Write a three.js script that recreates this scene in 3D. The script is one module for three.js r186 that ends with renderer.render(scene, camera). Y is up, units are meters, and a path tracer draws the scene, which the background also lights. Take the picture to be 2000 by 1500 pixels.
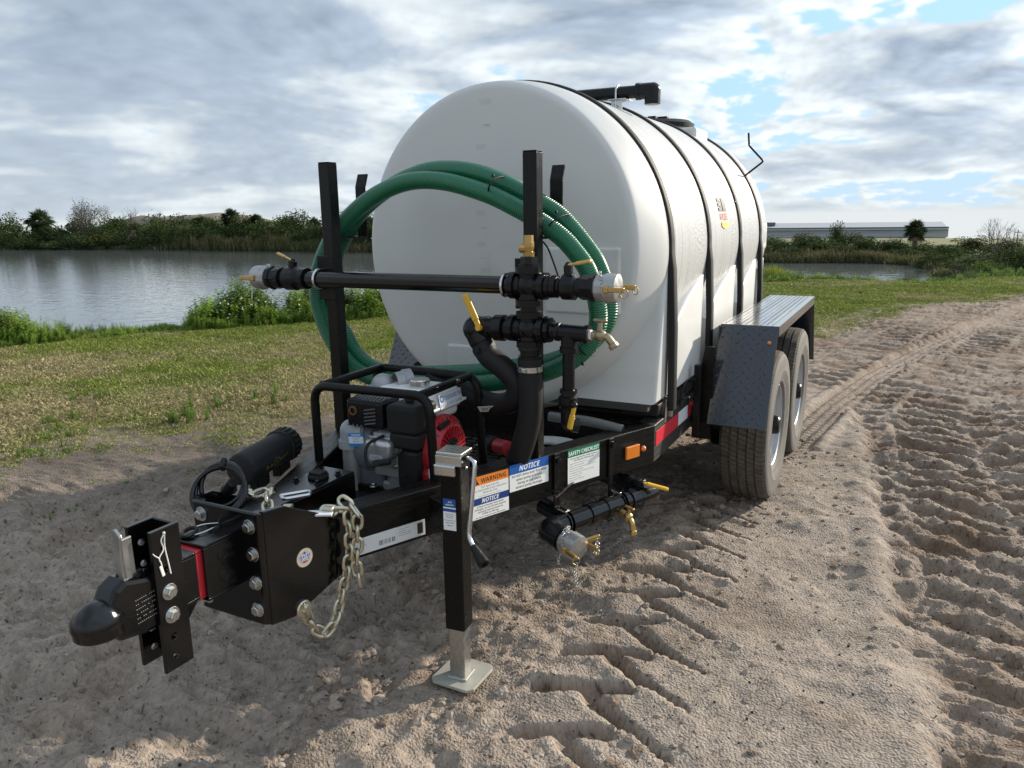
import * as THREE from 'three';
import { mergeGeometries, toCreasedNormals, mergeVertices } from 'three/addons/utils/BufferGeometryUtils.js';
import { RoundedBoxGeometry } from 'three/addons/geometries/RoundedBoxGeometry.js';

// ---------------------------------------------------------------- camera, sky, sun, exposure
const scene = new THREE.Scene();
const camera = new THREE.PerspectiveCamera(53.63, 4 / 3, 0.05, 3000);
camera.position.set(1.5596, 1.4572, 2.9131);
camera.rotation.set(-0.217, 0.4804, -0.0142, 'YXZ');
const renderer = new THREE.WebGLRenderer({ antialias: true });
renderer.setSize(1024, 768);
renderer.toneMapping = THREE.LinearToneMapping;
renderer.toneMappingExposure = 1.74;
renderer.shadowMap.enabled = true;
const SUN_AZ = 33 * Math.PI / 180, SUN_EL = 21 * Math.PI / 180;
const SUN = new THREE.Vector3(Math.sin(SUN_AZ) * Math.cos(SUN_EL), Math.sin(SUN_EL), -Math.cos(SUN_AZ) * Math.cos(SUN_EL));
const sun = new THREE.DirectionalLight(new THREE.Color().setRGB(1, 0.89, 0.74), 3.35);
sun.position.copy(SUN).multiplyScalar(40);
sun.castShadow = true;
sun.shadow.radius = 3.2;
sun.shadow.mapSize.set(4096, 4096);
Object.assign(sun.shadow.camera, { left: -15, right: 15, top: 15, bottom: -15, near: 1, far: 120 });
scene.add(sun);

// ---------------------------------------------------------------- noise
function rng(seed) { let s = seed >>> 0; return () => { s = (s + 0x6d2b79f5) | 0; let t = Math.imul(s ^ (s >>> 15), 1 | s); t = (t + Math.imul(t ^ (t >>> 7), 61 | t)) ^ t; return ((t ^ (t >>> 14)) >>> 0) / 4294967296; }; }
const PERM = new Uint8Array(512), GX = new Float32Array(256), GY = new Float32Array(256);
{ const r = rng(7), p = [...Array(256).keys()]; for (let i = 255; i > 0; i--) { const j = Math.floor(r() * (i + 1)); [p[i], p[j]] = [p[j], p[i]]; } for (let i = 0; i < 512; i++) PERM[i] = p[i & 255]; for (let i = 0; i < 256; i++) { const a = r() * 6.2831853; GX[i] = Math.cos(a); GY[i] = Math.sin(a); } }
function noise(x, y) {                                              // gradient noise, about -0.7 .. 0.7
  const xf = Math.floor(x), yf = Math.floor(y), u = x - xf, v = y - yf, X = xf & 255, Y = yf & 255;
  const a = PERM[PERM[X] + Y], b = PERM[PERM[X + 1] + Y], c = PERM[PERM[X] + Y + 1], d = PERM[PERM[X + 1] + Y + 1];
  const su = u * u * u * (u * (u * 6 - 15) + 10), sv = v * v * v * (v * (v * 6 - 15) + 10);
  const n0 = GX[a] * u + GY[a] * v, n1 = GX[b] * (u - 1) + GY[b] * v, n2 = GX[c] * u + GY[c] * (v - 1), n3 = GX[d] * (u - 1) + GY[d] * (v - 1);
  return n0 + su * (n1 - n0) + sv * (n2 + su * (n3 - n2) - n0 - su * (n1 - n0));
}
function fbm(x, y, n) { let s = 0, a = 1; for (let i = 0; i < n; i++) { s += a * noise(x, y); a *= 0.5; const t = x * 1.6 + y * 1.2 + 7.3; y = -x * 1.2 + y * 1.6 + 3.1; x = t; } return s; }
const clamp = (x, a = 0, b = 1) => Math.min(b, Math.max(a, x)), lerp = (a, b, t) => a + (b - a) * t;
const sst = (a, b, x) => { const t = clamp((x - a) / (b - a)); return t * t * (3 - 2 * t); };
const bump1 = (x, c, w) => { const t = Math.abs(x - c) / w; return t < 1 ? (1 - t * t) * (1 - t * t) : 0; };
function interp(table, t) { let i = 0; while (i < table.length - 2 && table[i + 1][0] < t) i++; const [a, u] = table[i], [b, v] = table[i + 1]; return lerp(u, v, clamp((t - a) / (b - a))); }
const mix3 = (a, b, t) => [lerp(a[0], b[0], t), lerp(a[1], b[1], t), lerp(a[2], b[2], t)];

// ---------------------------------------------------------------- sky: broken grey cloud with blue gaps
{
  const W = 4096, Hh = 2048, data = new Float32Array(W * Hh * 4);
  const sx = SUN.x / Math.hypot(SUN.x, SUN.z), sz = SUN.z / Math.hypot(SUN.x, SUN.z);
  const HC = [0.44, 0.475, 0.485], low = HC;
  for (let j = 0; j < Hh; j++) {
    const el = ((j + 0.5) / Hh - 0.5) * Math.PI, y = Math.sin(el), ce = Math.cos(el);
    for (let i = 0; i < W; i++) {
      const o = (j * W + i) * 4; data[o + 3] = 1;
      if (y <= 0) { data[o] = low[0]; data[o + 1] = low[1]; data[o + 2] = low[2]; continue; }
      const az = ((i + 0.5) / W - 0.5) * 2 * Math.PI, dx = Math.cos(az) * ce, dz = Math.sin(az) * ce;
      const t = 1 / (y + 0.20), u = dx * t - 5.5, w = dz * t - 17.2;
      const toSun = dx * SUN.x + y * SUN.y + dz * SUN.z;
      const side = clamp((dx * 0.887 + dz * -0.462) * 0.9 / ce, -1, 1);           // + towards the sun's side of the sky
      const q = 0.5 * noise(u * 0.9 + 3.1, w * 0.9 - 8.2), q2 = 0.5 * noise(u * 0.9 - 11.7, w * 0.9 + 5.4), puff = sst(-0.45, 0.35, side);
      const uu = u * 1.75 + 0.7 * q, ww = w * 1.75 + 0.7 * q2;
      const bil = (a, b) => 0.36 - Math.abs(noise(a * 1.5 + 4, b * 1.5)) - 0.5 * Math.abs(noise(a * 3.3, b * 3.3 + 7)) - 0.28 * Math.abs(noise(a * 7.1 + 2, b * 7.1)) - 0.15 * Math.abs(noise(a * 15 + 2, b * 15)), pw = 0.40 + 0.5 * puff;
      const den = (a, b, n) => 0.85 * fbm(a * 0.8, b * 0.8, n) + pw * bil(a, b) + 0.24 * fbm(a * 4.2 + 9, b * 4.2, Math.max(3, n - 2));
      const f = den(uu, ww, 7), g = den(uu + sx * 0.12, ww + sz * 0.12, 5);
      const big = noise(u * 0.55 + 1.7, w * 0.55 + 4.2);
      const d = f + 0.34 * big + 0.50 - 0.30 * puff;
      const cover = sst(-0.14, 0.06, d), thick = sst(0.02, 0.70, d);
      const lit = clamp((f - g) * lerp(0.75, 1.0, puff) + 0.05, -0.26, 0.55);
      const blue = [0.21 + 0.09 * (1 - y), 0.38 + 0.10 * (1 - y), 0.66];
      const thin = [0.505, 0.55, 0.572], grey = [0.225, 0.280, 0.358];
      let c = mix3(thin, grey, thick);
      const warm = 0.75 + 0.35 * sst(-0.4, 0.9, toSun);
      for (let k = 0; k < 3; k++) c[k] *= (1 + lit * [0.85, 0.78, 0.66][k] * warm);
      c = mix3(blue, c, cover);
      const glow = 1 + 0.22 * Math.exp((toSun - 1) * 5);
      const hz = Math.exp(-y * 9.0);
      c = mix3(c, HC, Math.max(0.5 * hz, Math.exp(-y * 90)));
      for (let k = 0; k < 3; k++) data[o + k] = c[k] * lerp(1, glow, sst(0, 0.1, y)) * 0.98;
    }
  }
  const tex = new THREE.DataTexture(data, W, Hh, THREE.RGBAFormat, THREE.FloatType);
  tex.mapping = THREE.EquirectangularReflectionMapping; tex.magFilter = THREE.LinearFilter; tex.minFilter = THREE.LinearFilter; tex.needsUpdate = true;
  scene.background = tex; scene.environment = tex;
}

// ---------------------------------------------------------------- helpers
const taken = new Map();
function numbered(name) { const n = taken.get(name) ?? 0; taken.set(name, n + 1); return n ? `${name}_${String(n).padStart(3, '0')}` : name; }
const V = (x, y, z) => new THREE.Vector3(x, y, z), VA = (a) => new THREE.Vector3(a[0], a[1], a[2]);
function add(o, parent) { o.castShadow = o.receiveShadow = true; (parent ?? scene).add(o); return o; }
function thing(name, label, category, pos = [0, 0, 0], turn = 0, group) { const o = new THREE.Group(); o.name = numbered(name); o.position.set(...pos); o.rotation.y = turn; o.userData = { label, category }; if (group) o.userData.group = group; scene.add(o); return o; }
function tag(o, label, category, group) { o.userData.label = label; o.userData.category = category; if (group) o.userData.group = group; return o; }
function merged(list) { list = Array.isArray(list) ? list : [list]; if (list.length === 1) return list[0]; return mergeGeometries(list.map((g) => { const n = g.index ? g.toNonIndexed() : g; for (const k of Object.keys(n.attributes)) if (!['position', 'normal', 'uv', 'color'].includes(k)) n.deleteAttribute(k); return n; })); }
function part(name, geos, m, parent, label) { const o = new THREE.Mesh(merged(geos), m); o.name = parent ? name : numbered(name); if (label) o.userData.label = label; return add(o, parent); }
function struct(name, geos, m) { const o = part(name, geos, m); o.userData.kind = 'structure'; return o; }
const UPV = V(0, 1, 0);
function box(w, h, d, p = [0, 0, 0], rot = [0, 0, 0], bev = 0.004) { const g = new RoundedBoxGeometry(w, h, d, 2, Math.min(bev, w * 0.49, h * 0.49, d * 0.49)); g.rotateX(rot[0]); g.rotateZ(rot[2]); g.rotateY(rot[1]); g.translate(...p); return g; }
function turned(a, b, prof, seg = 28, crease = 0.7) {              // a profile of [distance from a, radius] turned round the line from a to b
  const A = VA(a), d = VA(b).sub(A), L = d.length(); d.normalize();
  let g = new THREE.LatheGeometry(prof.map(([t, r]) => new THREE.Vector2(Math.max(r, 1e-5), t < 0 ? L + t : t)), seg);
  g = toCreasedNormals(g, crease);
  g.applyQuaternion(new THREE.Quaternion().setFromUnitVectors(UPV, d)); g.translate(A.x, A.y, A.z); return g;
}
function cyl(a, b, r, r2 = r, seg = 24) { const L = VA(a).distanceTo(VA(b)), c = Math.min(0.003, r * 0.2, L * 0.2); return turned(a, b, [[0, 0], [0, r - c], [c, r], [L - c, r2], [L, r2 - c], [L, 0]], seg); }
function tube(pts, r, n = 60, rad = 12, closed = false, tension = 0.5) { return new THREE.TubeGeometry(new THREE.CatmullRomCurve3(pts.map(VA), closed, 'catmullrom', tension), n, r, rad, closed); }
function rodPath(pts, r, fillet = 0.03, rad = 12) {                // a bent rod: straight runs with rounded corners
  const path = new THREE.CurvePath(), P = pts.map(VA); let from = P[0];
  for (let i = 1; i < P.length; i++) {
    if (i === P.length - 1) { path.add(new THREE.LineCurve3(from, P[i])); break; }
    const f = Math.min(fillet, P[i].distanceTo(P[i - 1]) * 0.45, P[i].distanceTo(P[i + 1]) * 0.45);
    const a = P[i].clone().add(P[i - 1].clone().sub(P[i]).setLength(f)), b = P[i].clone().add(P[i + 1].clone().sub(P[i]).setLength(f));
    path.add(new THREE.LineCurve3(from, a)); path.add(new THREE.QuadraticBezierCurve3(a, P[i], b)); from = b;
  }
  const L = path.getLength();
  class C extends THREE.Curve { getPoint(t, o = V(0, 0, 0)) { return o.copy(path.getPoint(t)); } }
  return new THREE.TubeGeometry(new C(), Math.ceil(clamp(L * 90, 16, 160)), r, rad, false);
}
function bar(a, b, w, h, bev = 0.003) { const A = VA(a), B = VA(b), L = A.distanceTo(B), g = new RoundedBoxGeometry(w, h, L, 2, Math.min(bev, w * 0.49, h * 0.49)); const m = new THREE.Matrix4().lookAt(B, A, UPV); g.applyMatrix4(m); g.translate((A.x + B.x) / 2, (A.y + B.y) / 2, (A.z + B.z) / 2); return g; }   // w across, h up
function slab(pts, depth, m4, bev = 0.002) { const g = new THREE.ExtrudeGeometry(new THREE.Shape(pts.map(([x, y]) => new THREE.Vector2(x, y))), { depth, bevelEnabled: bev > 0, bevelSize: bev, bevelThickness: bev, bevelSegments: 2, curveSegments: 8 }); if (m4) g.applyMatrix4(m4); return g; }
const basis = (x, y, z, o) => new THREE.Matrix4().makeBasis(VA(x).normalize(), VA(y).normalize(), VA(z).normalize()).setPosition(...o);
function hexBolt(p, dir, s = 0.011, h = 0.008) { const d = VA(dir).normalize(), q = [p[0] + d.x * h, p[1] + d.y * h, p[2] + d.z * h], w = [p[0] + d.x * 0.003, p[1] + d.y * 0.003, p[2] + d.z * 0.003]; return [cyl(p, w, s * 1.5), turned(w, q.map((v, i) => v + (i === 0 ? d.x : i === 1 ? d.y : d.z) * 0.004), [[0, 0], [0, s], [h * 0.8, s], [h, s * 0.85], [h, 0]], 6, 0.3)]; }
function colored(g, c) { const n = g.attributes.position.count, a = new Float32Array(n * 3); for (let i = 0; i < n; i++) a.set(c, i * 3); g.setAttribute('color', new THREE.BufferAttribute(a, 3)); return g; }

// textures: numbers in, grey or colour out
function dataTex(w, h, f, repeat = [1, 1], srgb = false) { const d = new Uint8Array(w * h * 4); for (let y = 0; y < h; y++) for (let x = 0; x < w; x++) { const v = f(x / w, y / h), o = (y * w + x) * 4; for (let k = 0; k < 3; k++) d[o + k] = clamp(Array.isArray(v) ? v[k] : v) * 255; d[o + 3] = 255; } const t = new THREE.DataTexture(d, w, h); t.wrapS = t.wrapT = THREE.RepeatWrapping; t.repeat.set(...repeat); t.magFilter = THREE.LinearFilter; t.minFilter = THREE.LinearMipmapLinearFilter; t.generateMipmaps = true; if (srgb) t.colorSpace = THREE.SRGBColorSpace; t.needsUpdate = true; return t; }
function tileNoise(u, v, f, oct, sx = 1) {                           // fbm that repeats over the unit square
  const a = fbm(u * f * sx, v * f, oct), b = fbm((u - 1) * f * sx, v * f, oct), c = fbm(u * f * sx, (v - 1) * f, oct), d = fbm((u - 1) * f * sx, (v - 1) * f, oct);
  const n = (a * (1 - u) + b * u) * (1 - v) + (c * (1 - u) + d * u) * v; return n / Math.sqrt(((1 - u) ** 2 + u * u) * ((1 - v) ** 2 + v * v));
}
function canvasTex(w, h, draw) { const c = document.createElement('canvas'); c.width = w; c.height = h; const g = c.getContext('2d'); draw(g, w, h); const t = new THREE.CanvasTexture(c); t.colorSpace = THREE.SRGBColorSpace; t.anisotropy = 8; return t; }
const lin = (r, g, b) => new THREE.Color().setRGB(r, g, b);
const std = (r, g, b, rough, metal = 0, more = {}) => new THREE.MeshStandardMaterial({ color: lin(r, g, b), roughness: rough, metalness: metal, ...more });
const phys = (r, g, b, rough, more = {}) => new THREE.MeshPhysicalMaterial({ color: lin(r, g, b), roughness: rough, ...more });

// ---------------------------------------------------------------- the lie of the land
const POND = [[-90, 30], [-24, 9], [-13, 0], [-10.6, -3.2], [-9.6, -4.9], [-8.6, -6.5], [-4.6, -14], [-3.5, -21.5], [-2.4, -25.4], [-0.9, -26.1], [1.0, -26.8], [2.8, -28.4], [3.0, -33.4], [2.0, -37.2], [-0.2, -38.6], [-4.3, -37.6], [-10.8, -39.9], [-22, -42], [-34, -43.8], [-46, -43.4], [-59, -44.2], [-78, -41.3], [-120, -30], [-120, 30]];
function pondDist(x, z) {                                            // metres from the waterline, negative over the water
  let d = 1e9, inside = false;
  for (let i = 0, j = POND.length - 1; i < POND.length; j = i++) {
    const [ax, az] = POND[i], [bx, bz] = POND[j], ex = bx - ax, ez = bz - az, t = clamp(((x - ax) * ex + (z - az) * ez) / (ex * ex + ez * ez));
    d = Math.min(d, (x - ax - ex * t) ** 2 + (z - az - ez * t) ** 2);
    if ((az > z) !== (bz > z) && x < (bx - ax) * (z - az) / (bz - az) + ax) inside = !inside;
  }
  return (inside ? -1 : 1) * Math.sqrt(d);
}
const XB = [[-60, 34], [-26, 11.5], [-17, 5.6], [-13.5, 3.3], [-11.3, 2.0], [-10.3, 1.3], [-8.4, 0.7], [-7, 0.25], [-4, -1.7], [-1.67, -2.8], [-0.65, -3.2], [0.08, -3.8], [2.5, -6.3], [12, -12], [60, -40]];
const sandSide = (x, z) => x - interp(XB, z) + 0.45 * noise(x * 0.9, z * 0.9) + 0.2 * noise(x * 3.1, z * 3.1);
const ROADC = [[-60, 36], [-26, 13], [-17, 7], [-13.5, 4.6], [-11, 3.4], [-8.5, 2.5], [-6, 1.95], [-3.2, 1.5], [0.6, 1.75], [3, 2.0]];
const RIDGE = [[-12, 1.1], [-5, 1.05], [-3.18, 1.25], [-1.5, 1.44], [-0.44, 1.56], [0.62, 1.69], [3, 1.95]];
const TYRE = [[-30, 12], [-16, 5.4], [-11.3, 3.3], [-8.5, 2.4], [-6.3, 1.78], [-4.5, 1.35], [-3.2, 1.13], [-2.0, 0.98], [0, 0.95]];
function lugs(x, z) {                                                // deep tractor lugs, one bar to each side, every 0.222 m
  const u = x - (1.03 + 0.048 * (z - 0.2)); if (u < -0.6 || u > 0.1) return [0, 0];
  let h = 0, wet = 0; const wob = 0.012 * noise(x * 6, z * 6), fade = 0.55 + 0.6 * noise(x * 1.3 + 20, z * 1.3) + 0.35;
  for (const [c, slope, u0, u1, w0, w1, dep] of [[0.295, 0.50, -0.29, 0.03, 0.043, 0.010, 0.050], [0.563 - 0.444, -0.48, -0.45, -0.15, 0.036, 0.042, 0.050]]) {
    const zz = z - c - slope * (u - u0) + wob, k = Math.round(zz / 0.222), dz = zz - k * 0.222, w = lerp(w0, w1, clamp((u - u0) / (u1 - u0)));
    const e = sst(u0 - 0.015, u0 + 0.03, u) * (1 - sst(u1 - 0.03, u1 + 0.012, u)), kk = 0.75 + 0.35 * noise(k * 3.7 + c * 10, 4.2);
    const s = 1 - sst(w * 0.45, w, Math.abs(dz));
    h -= 1.25 * dep * s * e * kk; wet = Math.max(wet, s * e * kk);
    h += 0.014 * e * bump1(dz, w * 1.5, 0.05) * (0.6 + noise(x * 9, z * 9));                    // sand pushed up in front of the lug
  }
  const m = sst(-4.5, -3.5, z) * (1 - sst(1.6, 2.1, z)) * clamp(fade, 0.2, 1.1);
  return [h * m, wet * m];
}
function crust(x, z) { const t = fbm(x * 4.4 + 3 * noise(x * 1.5, z * 1.5), z * 4.4 + 31, 4) * 5.5, k = Math.floor(t), f = t - k; return 0.013 * (k + sst(0.0, 0.16, f)) + 0.006 * bump1(f, 0.2, 0.16); }   // broken, flaking crust
function relief(x, z) {                                              // height and dampness of the churned sand
  let h = 0, wet = 0;
  const far = sst(8, 30, Math.hypot(x, z));
  h += 0.030 * noise(x * 0.8, z * 0.8) + 0.016 * noise(x * 2.3 + 5, z * 2.3) ;
  const m1 = fbm(x * 4.2 + 2 * noise(x * 2, z * 2), z * 4.2, 3);
  h += 0.012 * m1;
  h += 0.0050 * fbm(x * 19, z * 19, 3) + 0.0028 * noise(x * 41, z * 41);
  const mound = sst(1.0, 1.2, x) * (1 - sst(-2.5, -4, z)); h += mound * 0.030 * Math.max(0, fbm(x * 3.6 + 60, z * 3.0, 3) - 0.05);
  h *= 1 - 0.85 * bump1(Math.hypot(x - 0.398, z - 1.056), 0, 0.26);
  const [lh, lw] = lugs(x, z); h += lh; wet = Math.max(wet, lw);
  // crumbs and small slumped steps beside the lugs and to the left of them
  const chew = 0.75 * bump1(x, 0.50, 0.42) * sst(-3, -1, z), cr = Math.abs(fbm(x * 7.5, z * 7.5, 3));
  const pad = 1 - 0.9 * bump1(Math.hypot(x - 0.398, z - 1.056), 0, 0.26); h += pad * chew * (0.036 * (0.35 - cr) + 0.7 * (crust(x + 7, z) - 0.0)); wet = Math.max(wet, chew * sst(0.28, 0.02, cr) * 0.6);
  // old, slumped tread marks to the left
  const left = sst(0.5, -0.1, x) * (0.15 + 0.85 * sst(0.9, 2.2, sandSide(x, z)));
  if (left > 0) {
    const a = z * 0.86 + x * 0.5 + 0.10 * noise(x * 1.5, z * 1.5), band = sst(-0.15, 0.25, noise(x * 0.9 + 9, z * 0.9));
    const ph = a / 0.26 - Math.floor(a / 0.26), saw = ph < 0.72 ? ph / 0.72 : (1 - ph) / 0.28;
    h += left * band * 0.022 * (saw - 0.4);
    const t = fbm(x * 2.6 + 40, z * 2.6, 4) * 5, st = Math.floor(t) + sst(0.35, 0.6, t - Math.floor(t));
    h += left * 0.016 * st + left * 0.9 * crust(x * 0.9 + 3, z * 0.9);                                         // crusted steps
  }
  // the main road on the right: an edge, then cross ridges left by a tracked machine
  const e = interp(RIDGE, z) + 0.09 * noise(x * 2 + 9, z * 2.2) + 0.07 * noise(z * 6, 1.5) + 0.03 * noise(z * 17, 4.5), on = sst(0, 0.10, x - e), behind = sst(-3.4, -4.6, z), road = Math.max(on, behind) * sst(-0.2, 0.6, sandSide(x, z));
  h += 0.022 * bump1(x, e - 0.03, 0.12) * (1 - behind) * (0.5 + 1.5 * noise(z * 4, 8 + x * 3)) - 0.035 * on * (1 - behind);
  if (road > 0) {
    const lane = x - interp(ROADC, z) + 0.04 * noise(z * 0.9, 3.3), cell = Math.floor(lane / 0.47), inL = lane / 0.47 - cell - 0.5;
    const w = z + ((cell & 1) ? 0.55 : -0.45) * inL * 0.47 + 0.025 * noise(x * 3.1, z * 3.1) + 0.22 * PERM[cell & 255] / 255, ph = w / 0.215 - Math.floor(w / 0.215);
    const p = sst(0.0, 0.14, ph) * (1 - sst(0.44, 0.66, ph)), side = 1 - sst(0.38, 0.49, Math.abs(inL));
    const calm = lerp(1, 0.5, sst(-2.6, -5, z)), amp = (0.35 + 0.85 * sst(-0.3, 0.3, noise(x * 0.7 + 3, z * 0.45))) * lerp(0.6, 1, sst(0.6, -1.8, z));
    h -= road * side * amp * 0.034 * (p - 0.3); h += road * 0.010 * bump1(Math.abs(inL), 0.47, 0.10) * (0.5 + noise(z * 8, x * 8));
    const r = Math.abs(fbm(x * 3.1 + 17, z * 3.1, 4)), r2 = Math.abs(fbm(x * 11 + 3, z * 11, 3));
    h += road * calm * (0.026 * (0.25 - r) + 0.022 * (0.2 - r2) + 0.6 * crust(x, z) + 0.008 * noise(x * 27, z * 27));
    wet = Math.max(wet, road * (0.34 + 0.45 * p * side * amp + 0.5 * sst(0.1, -0.3, noise(x * 1.7, z * 1.7 + 3)) + 0.25 * sst(-0.5, -2.5, z) * sst(-0.1, 0.3, noise(x * 0.35, z * 0.3))));
  }
  // the narrow tyre track that crosses it
  const tx = interp(TYRE, z), slope = (interp(TYRE, z - 0.2) - interp(TYRE, z + 0.2)) / -0.4, tw = (x - tx) / Math.sqrt(1 + slope * slope);
  if (Math.abs(tw) < 0.3 && z < -2.0) {
    const k = 1 - sst(0.10, 0.135, Math.abs(tw)); h = lerp(h, h * 0.25 - 0.012, k);
    h += k * 0.006 * Math.cos(tw * 90) + k * 0.004 * Math.sign(Math.sin(z * 95 + tw * 40)) + 0.022 * bump1(Math.abs(tw), 0.16, 0.06);
    wet = lerp(wet, 0.45, k);
  }
  return [h * (1 - 0.6 * far), wet];
}
function land(x, z) {                                                // [height, sand, wet, pond distance]
  const r = Math.hypot(x - 1.5, z - 2.9), pd = r < 300 ? pondDist(x, z) : 300, sand = r < 80 ? sst(-0.55, 0.35, sandSide(x, z)) : 0;
  const near = -lerp(0.115, 0.048, sst(1.4, 3.6, x)) * Math.max(0, -z - 14.8), wf = sst(33.5, 42, r);
  const base = lerp(Math.max(near, -1.05), -0.8, wf) - 0.036 * Math.max(0, r - 62) * sst(62, 110, r);
  let h = base + (-1.25 - base) * (1 - sst(-1.1, 2.4, pd));
  const [rh, wet] = r < 60 ? relief(x, z) : [0, 0];
  const rough = 0.018 * fbm(x * 2.2, z * 2.2, 3);
  h += lerp(rough + 0.02, rh, sand) * sst(-0.5, 1.5, pd) * (1 - 0.5 * wf);
  return [h, sand, wet, pd];
}
const groundY = (x, z) => land(x, z)[0];
function axisLine(from, to, spacing) { const up = [0.5]; let t = 0.5; while (t < to) { t += spacing(t); up.push(t); } const down = []; t = 0.5; while (t > from) { t -= spacing(t); down.push(t); } return [...down.reverse(), ...up]; }
const xs = axisLine(-1500, 1500, (t) => t > -1.6 && t < 2.6 ? 0.0125 : t >= 2.6 ? 0.0125 + (t - 2.6) * (t < 6 ? 0.02 : 0.07) : 0.0125 + (-1.6 - t) * (t > -9 ? 0.011 : 0.06));
const zs = axisLine(-1500, 1500, (t) => t > -2.4 && t < 1.95 ? 0.0125 : t >= 1.95 ? 0.0125 + (t - 1.95) * 0.14 : 0.0125 + (-2.4 - t) * (t > -14 ? 0.0085 : 0.06));
{
  const nx = xs.length, nz = zs.length, pos = new Float32Array(nx * nz * 3), col = new Float32Array(nx * nz * 3), uv = new Float32Array(nx * nz * 2), idx = new Uint32Array((nx - 1) * (nz - 1) * 6);
  console.log('ground grid', nx, nz, nx * nz * 2);
  for (let j = 0, k = 0; j < nz; j++) for (let i = 0; i < nx; i++, k++) {
    const x = xs[i], z = zs[j], [h, s, wet, pd] = land(x, z);
    pos[k * 3] = x; pos[k * 3 + 1] = h; pos[k * 3 + 2] = z; uv[k * 2] = x; uv[k * 2 + 1] = z;
    const n = noise(x * 1.1 + 3, z * 1.1), n2 = noise(x * 6.5, z * 6.5);
    const dry = [0.365 + 0.05 * n, 0.300 + 0.042 * n, 0.243 + 0.036 * n], damp = [0.195 + 0.035 * n, 0.130 + 0.025 * n, 0.086 + 0.018 * n];
    let c = mix3(dry, damp, clamp(wet * (0.75 + 0.6 * n2) + 0.42 * sst(0.0, 0.5, noise(x * 2.4 + 8, z * 2.4) + 0.4 * noise(x * 9, z * 9 + 4))));
    const dirt = sst(3.3, 1.0, sandSide(x, z)) * sst(-4.5, -1.0, z) * (0.8 + 0.4 * noise(x * 2.3 + 7, z * 2.3)); c = mix3(c, [0.118 + 0.025 * n2, 0.092 + 0.02 * n2, 0.070 + 0.016 * n2], clamp(dirt * 0.95));
    const turf = mix3([0.22, 0.20, 0.09], [0.15, 0.20, 0.045], sst(-0.2, 0.3, n + 0.5 * n2));
    c = mix3(turf, c, s); if (pd < 1) c = mix3(c, [0.08, 0.075, 0.05], sst(1, 0, pd));
    col.set(c, k * 3);
  }
  for (let j = 0, o = 0; j < nz - 1; j++) for (let i = 0; i < nx - 1; i++) { const a = j * nx + i, b = a + 1, c = a + nx, d = c + 1; idx.set([a, c, b, b, c, d], o); o += 6; }
  const g = new THREE.BufferGeometry();
  g.setAttribute('position', new THREE.BufferAttribute(pos, 3)); g.setAttribute('color', new THREE.BufferAttribute(col, 3)); g.setAttribute('uv', new THREE.BufferAttribute(uv, 2)); g.setIndex(new THREE.BufferAttribute(idx, 1)); g.computeVertexNormals();
  const r = rng(11), cells = Array.from({ length: 90 * 90 }, () => [r(), r(), r()]);
  const grain = dataTex(1024, 1024, (u, v) => {                      // rain-pocked sand: small rounded grains and pits
    const fx = u * 90, fy = v * 90, X = Math.floor(fx), Y = Math.floor(fy); let d = 9;
    for (let a = -1; a <= 1; a++) for (let b = -1; b <= 1; b++) { const c = cells[((Y + b + 90) % 90) * 90 + (X + a + 90) % 90], e = Math.hypot(X + a + c[0] - fx, Y + b + c[1] - fy) / (0.6 + 0.6 * c[2]); if (e < d) d = e; }
    return clamp(0.58 - d * 0.22 + 0.50 * tileNoise(u, v, 100, 2) + 0.22 * tileNoise(u, v, 37, 2));
  }, [1 / 0.83, 1 / 0.83]);
  const speck = dataTex(1024, 1024, (u, v) => { const n = tileNoise(u, v, 24, 5), m = tileNoise(u, v, 90, 2); const k = 0.84 + 0.28 * n + 0.22 * m; return m < -0.46 ? k * 0.5 : k; }, [1 / 1.37, 1 / 1.37]);
  const m = std(1, 1, 1, 0.95, 0, { vertexColors: true, map: speck, bumpMap: grain, bumpScale: 0.0065 });
  struct('ground', g, m);
}
// ---------------------------------------------------------------- the pond
{
  const rip = dataTex(1024, 1024, (u, v) => 0.5 + 0.32 * tileNoise(u, v, 9, 4, 1.8) + 0.10 * tileNoise(u, v, 34, 3, 1.4), [1 / 6.5, 1 / 6.5]);
  const g = new THREE.PlaneGeometry(134, 82); g.rotateX(-Math.PI / 2); g.translate(-61, -1.0, -7);
  const uv = g.attributes.uv, p = g.attributes.position; for (let i = 0; i < uv.count; i++) uv.setXY(i, p.getX(i) * 0.84 + p.getZ(i) * 0.54, -p.getX(i) * 0.54 + p.getZ(i) * 0.84);
  struct('water', g, phys(0.12, 0.135, 0.135, 0.05, { ior: 1.85, bumpMap: rip, bumpScale: 0.013 }));
}
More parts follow.
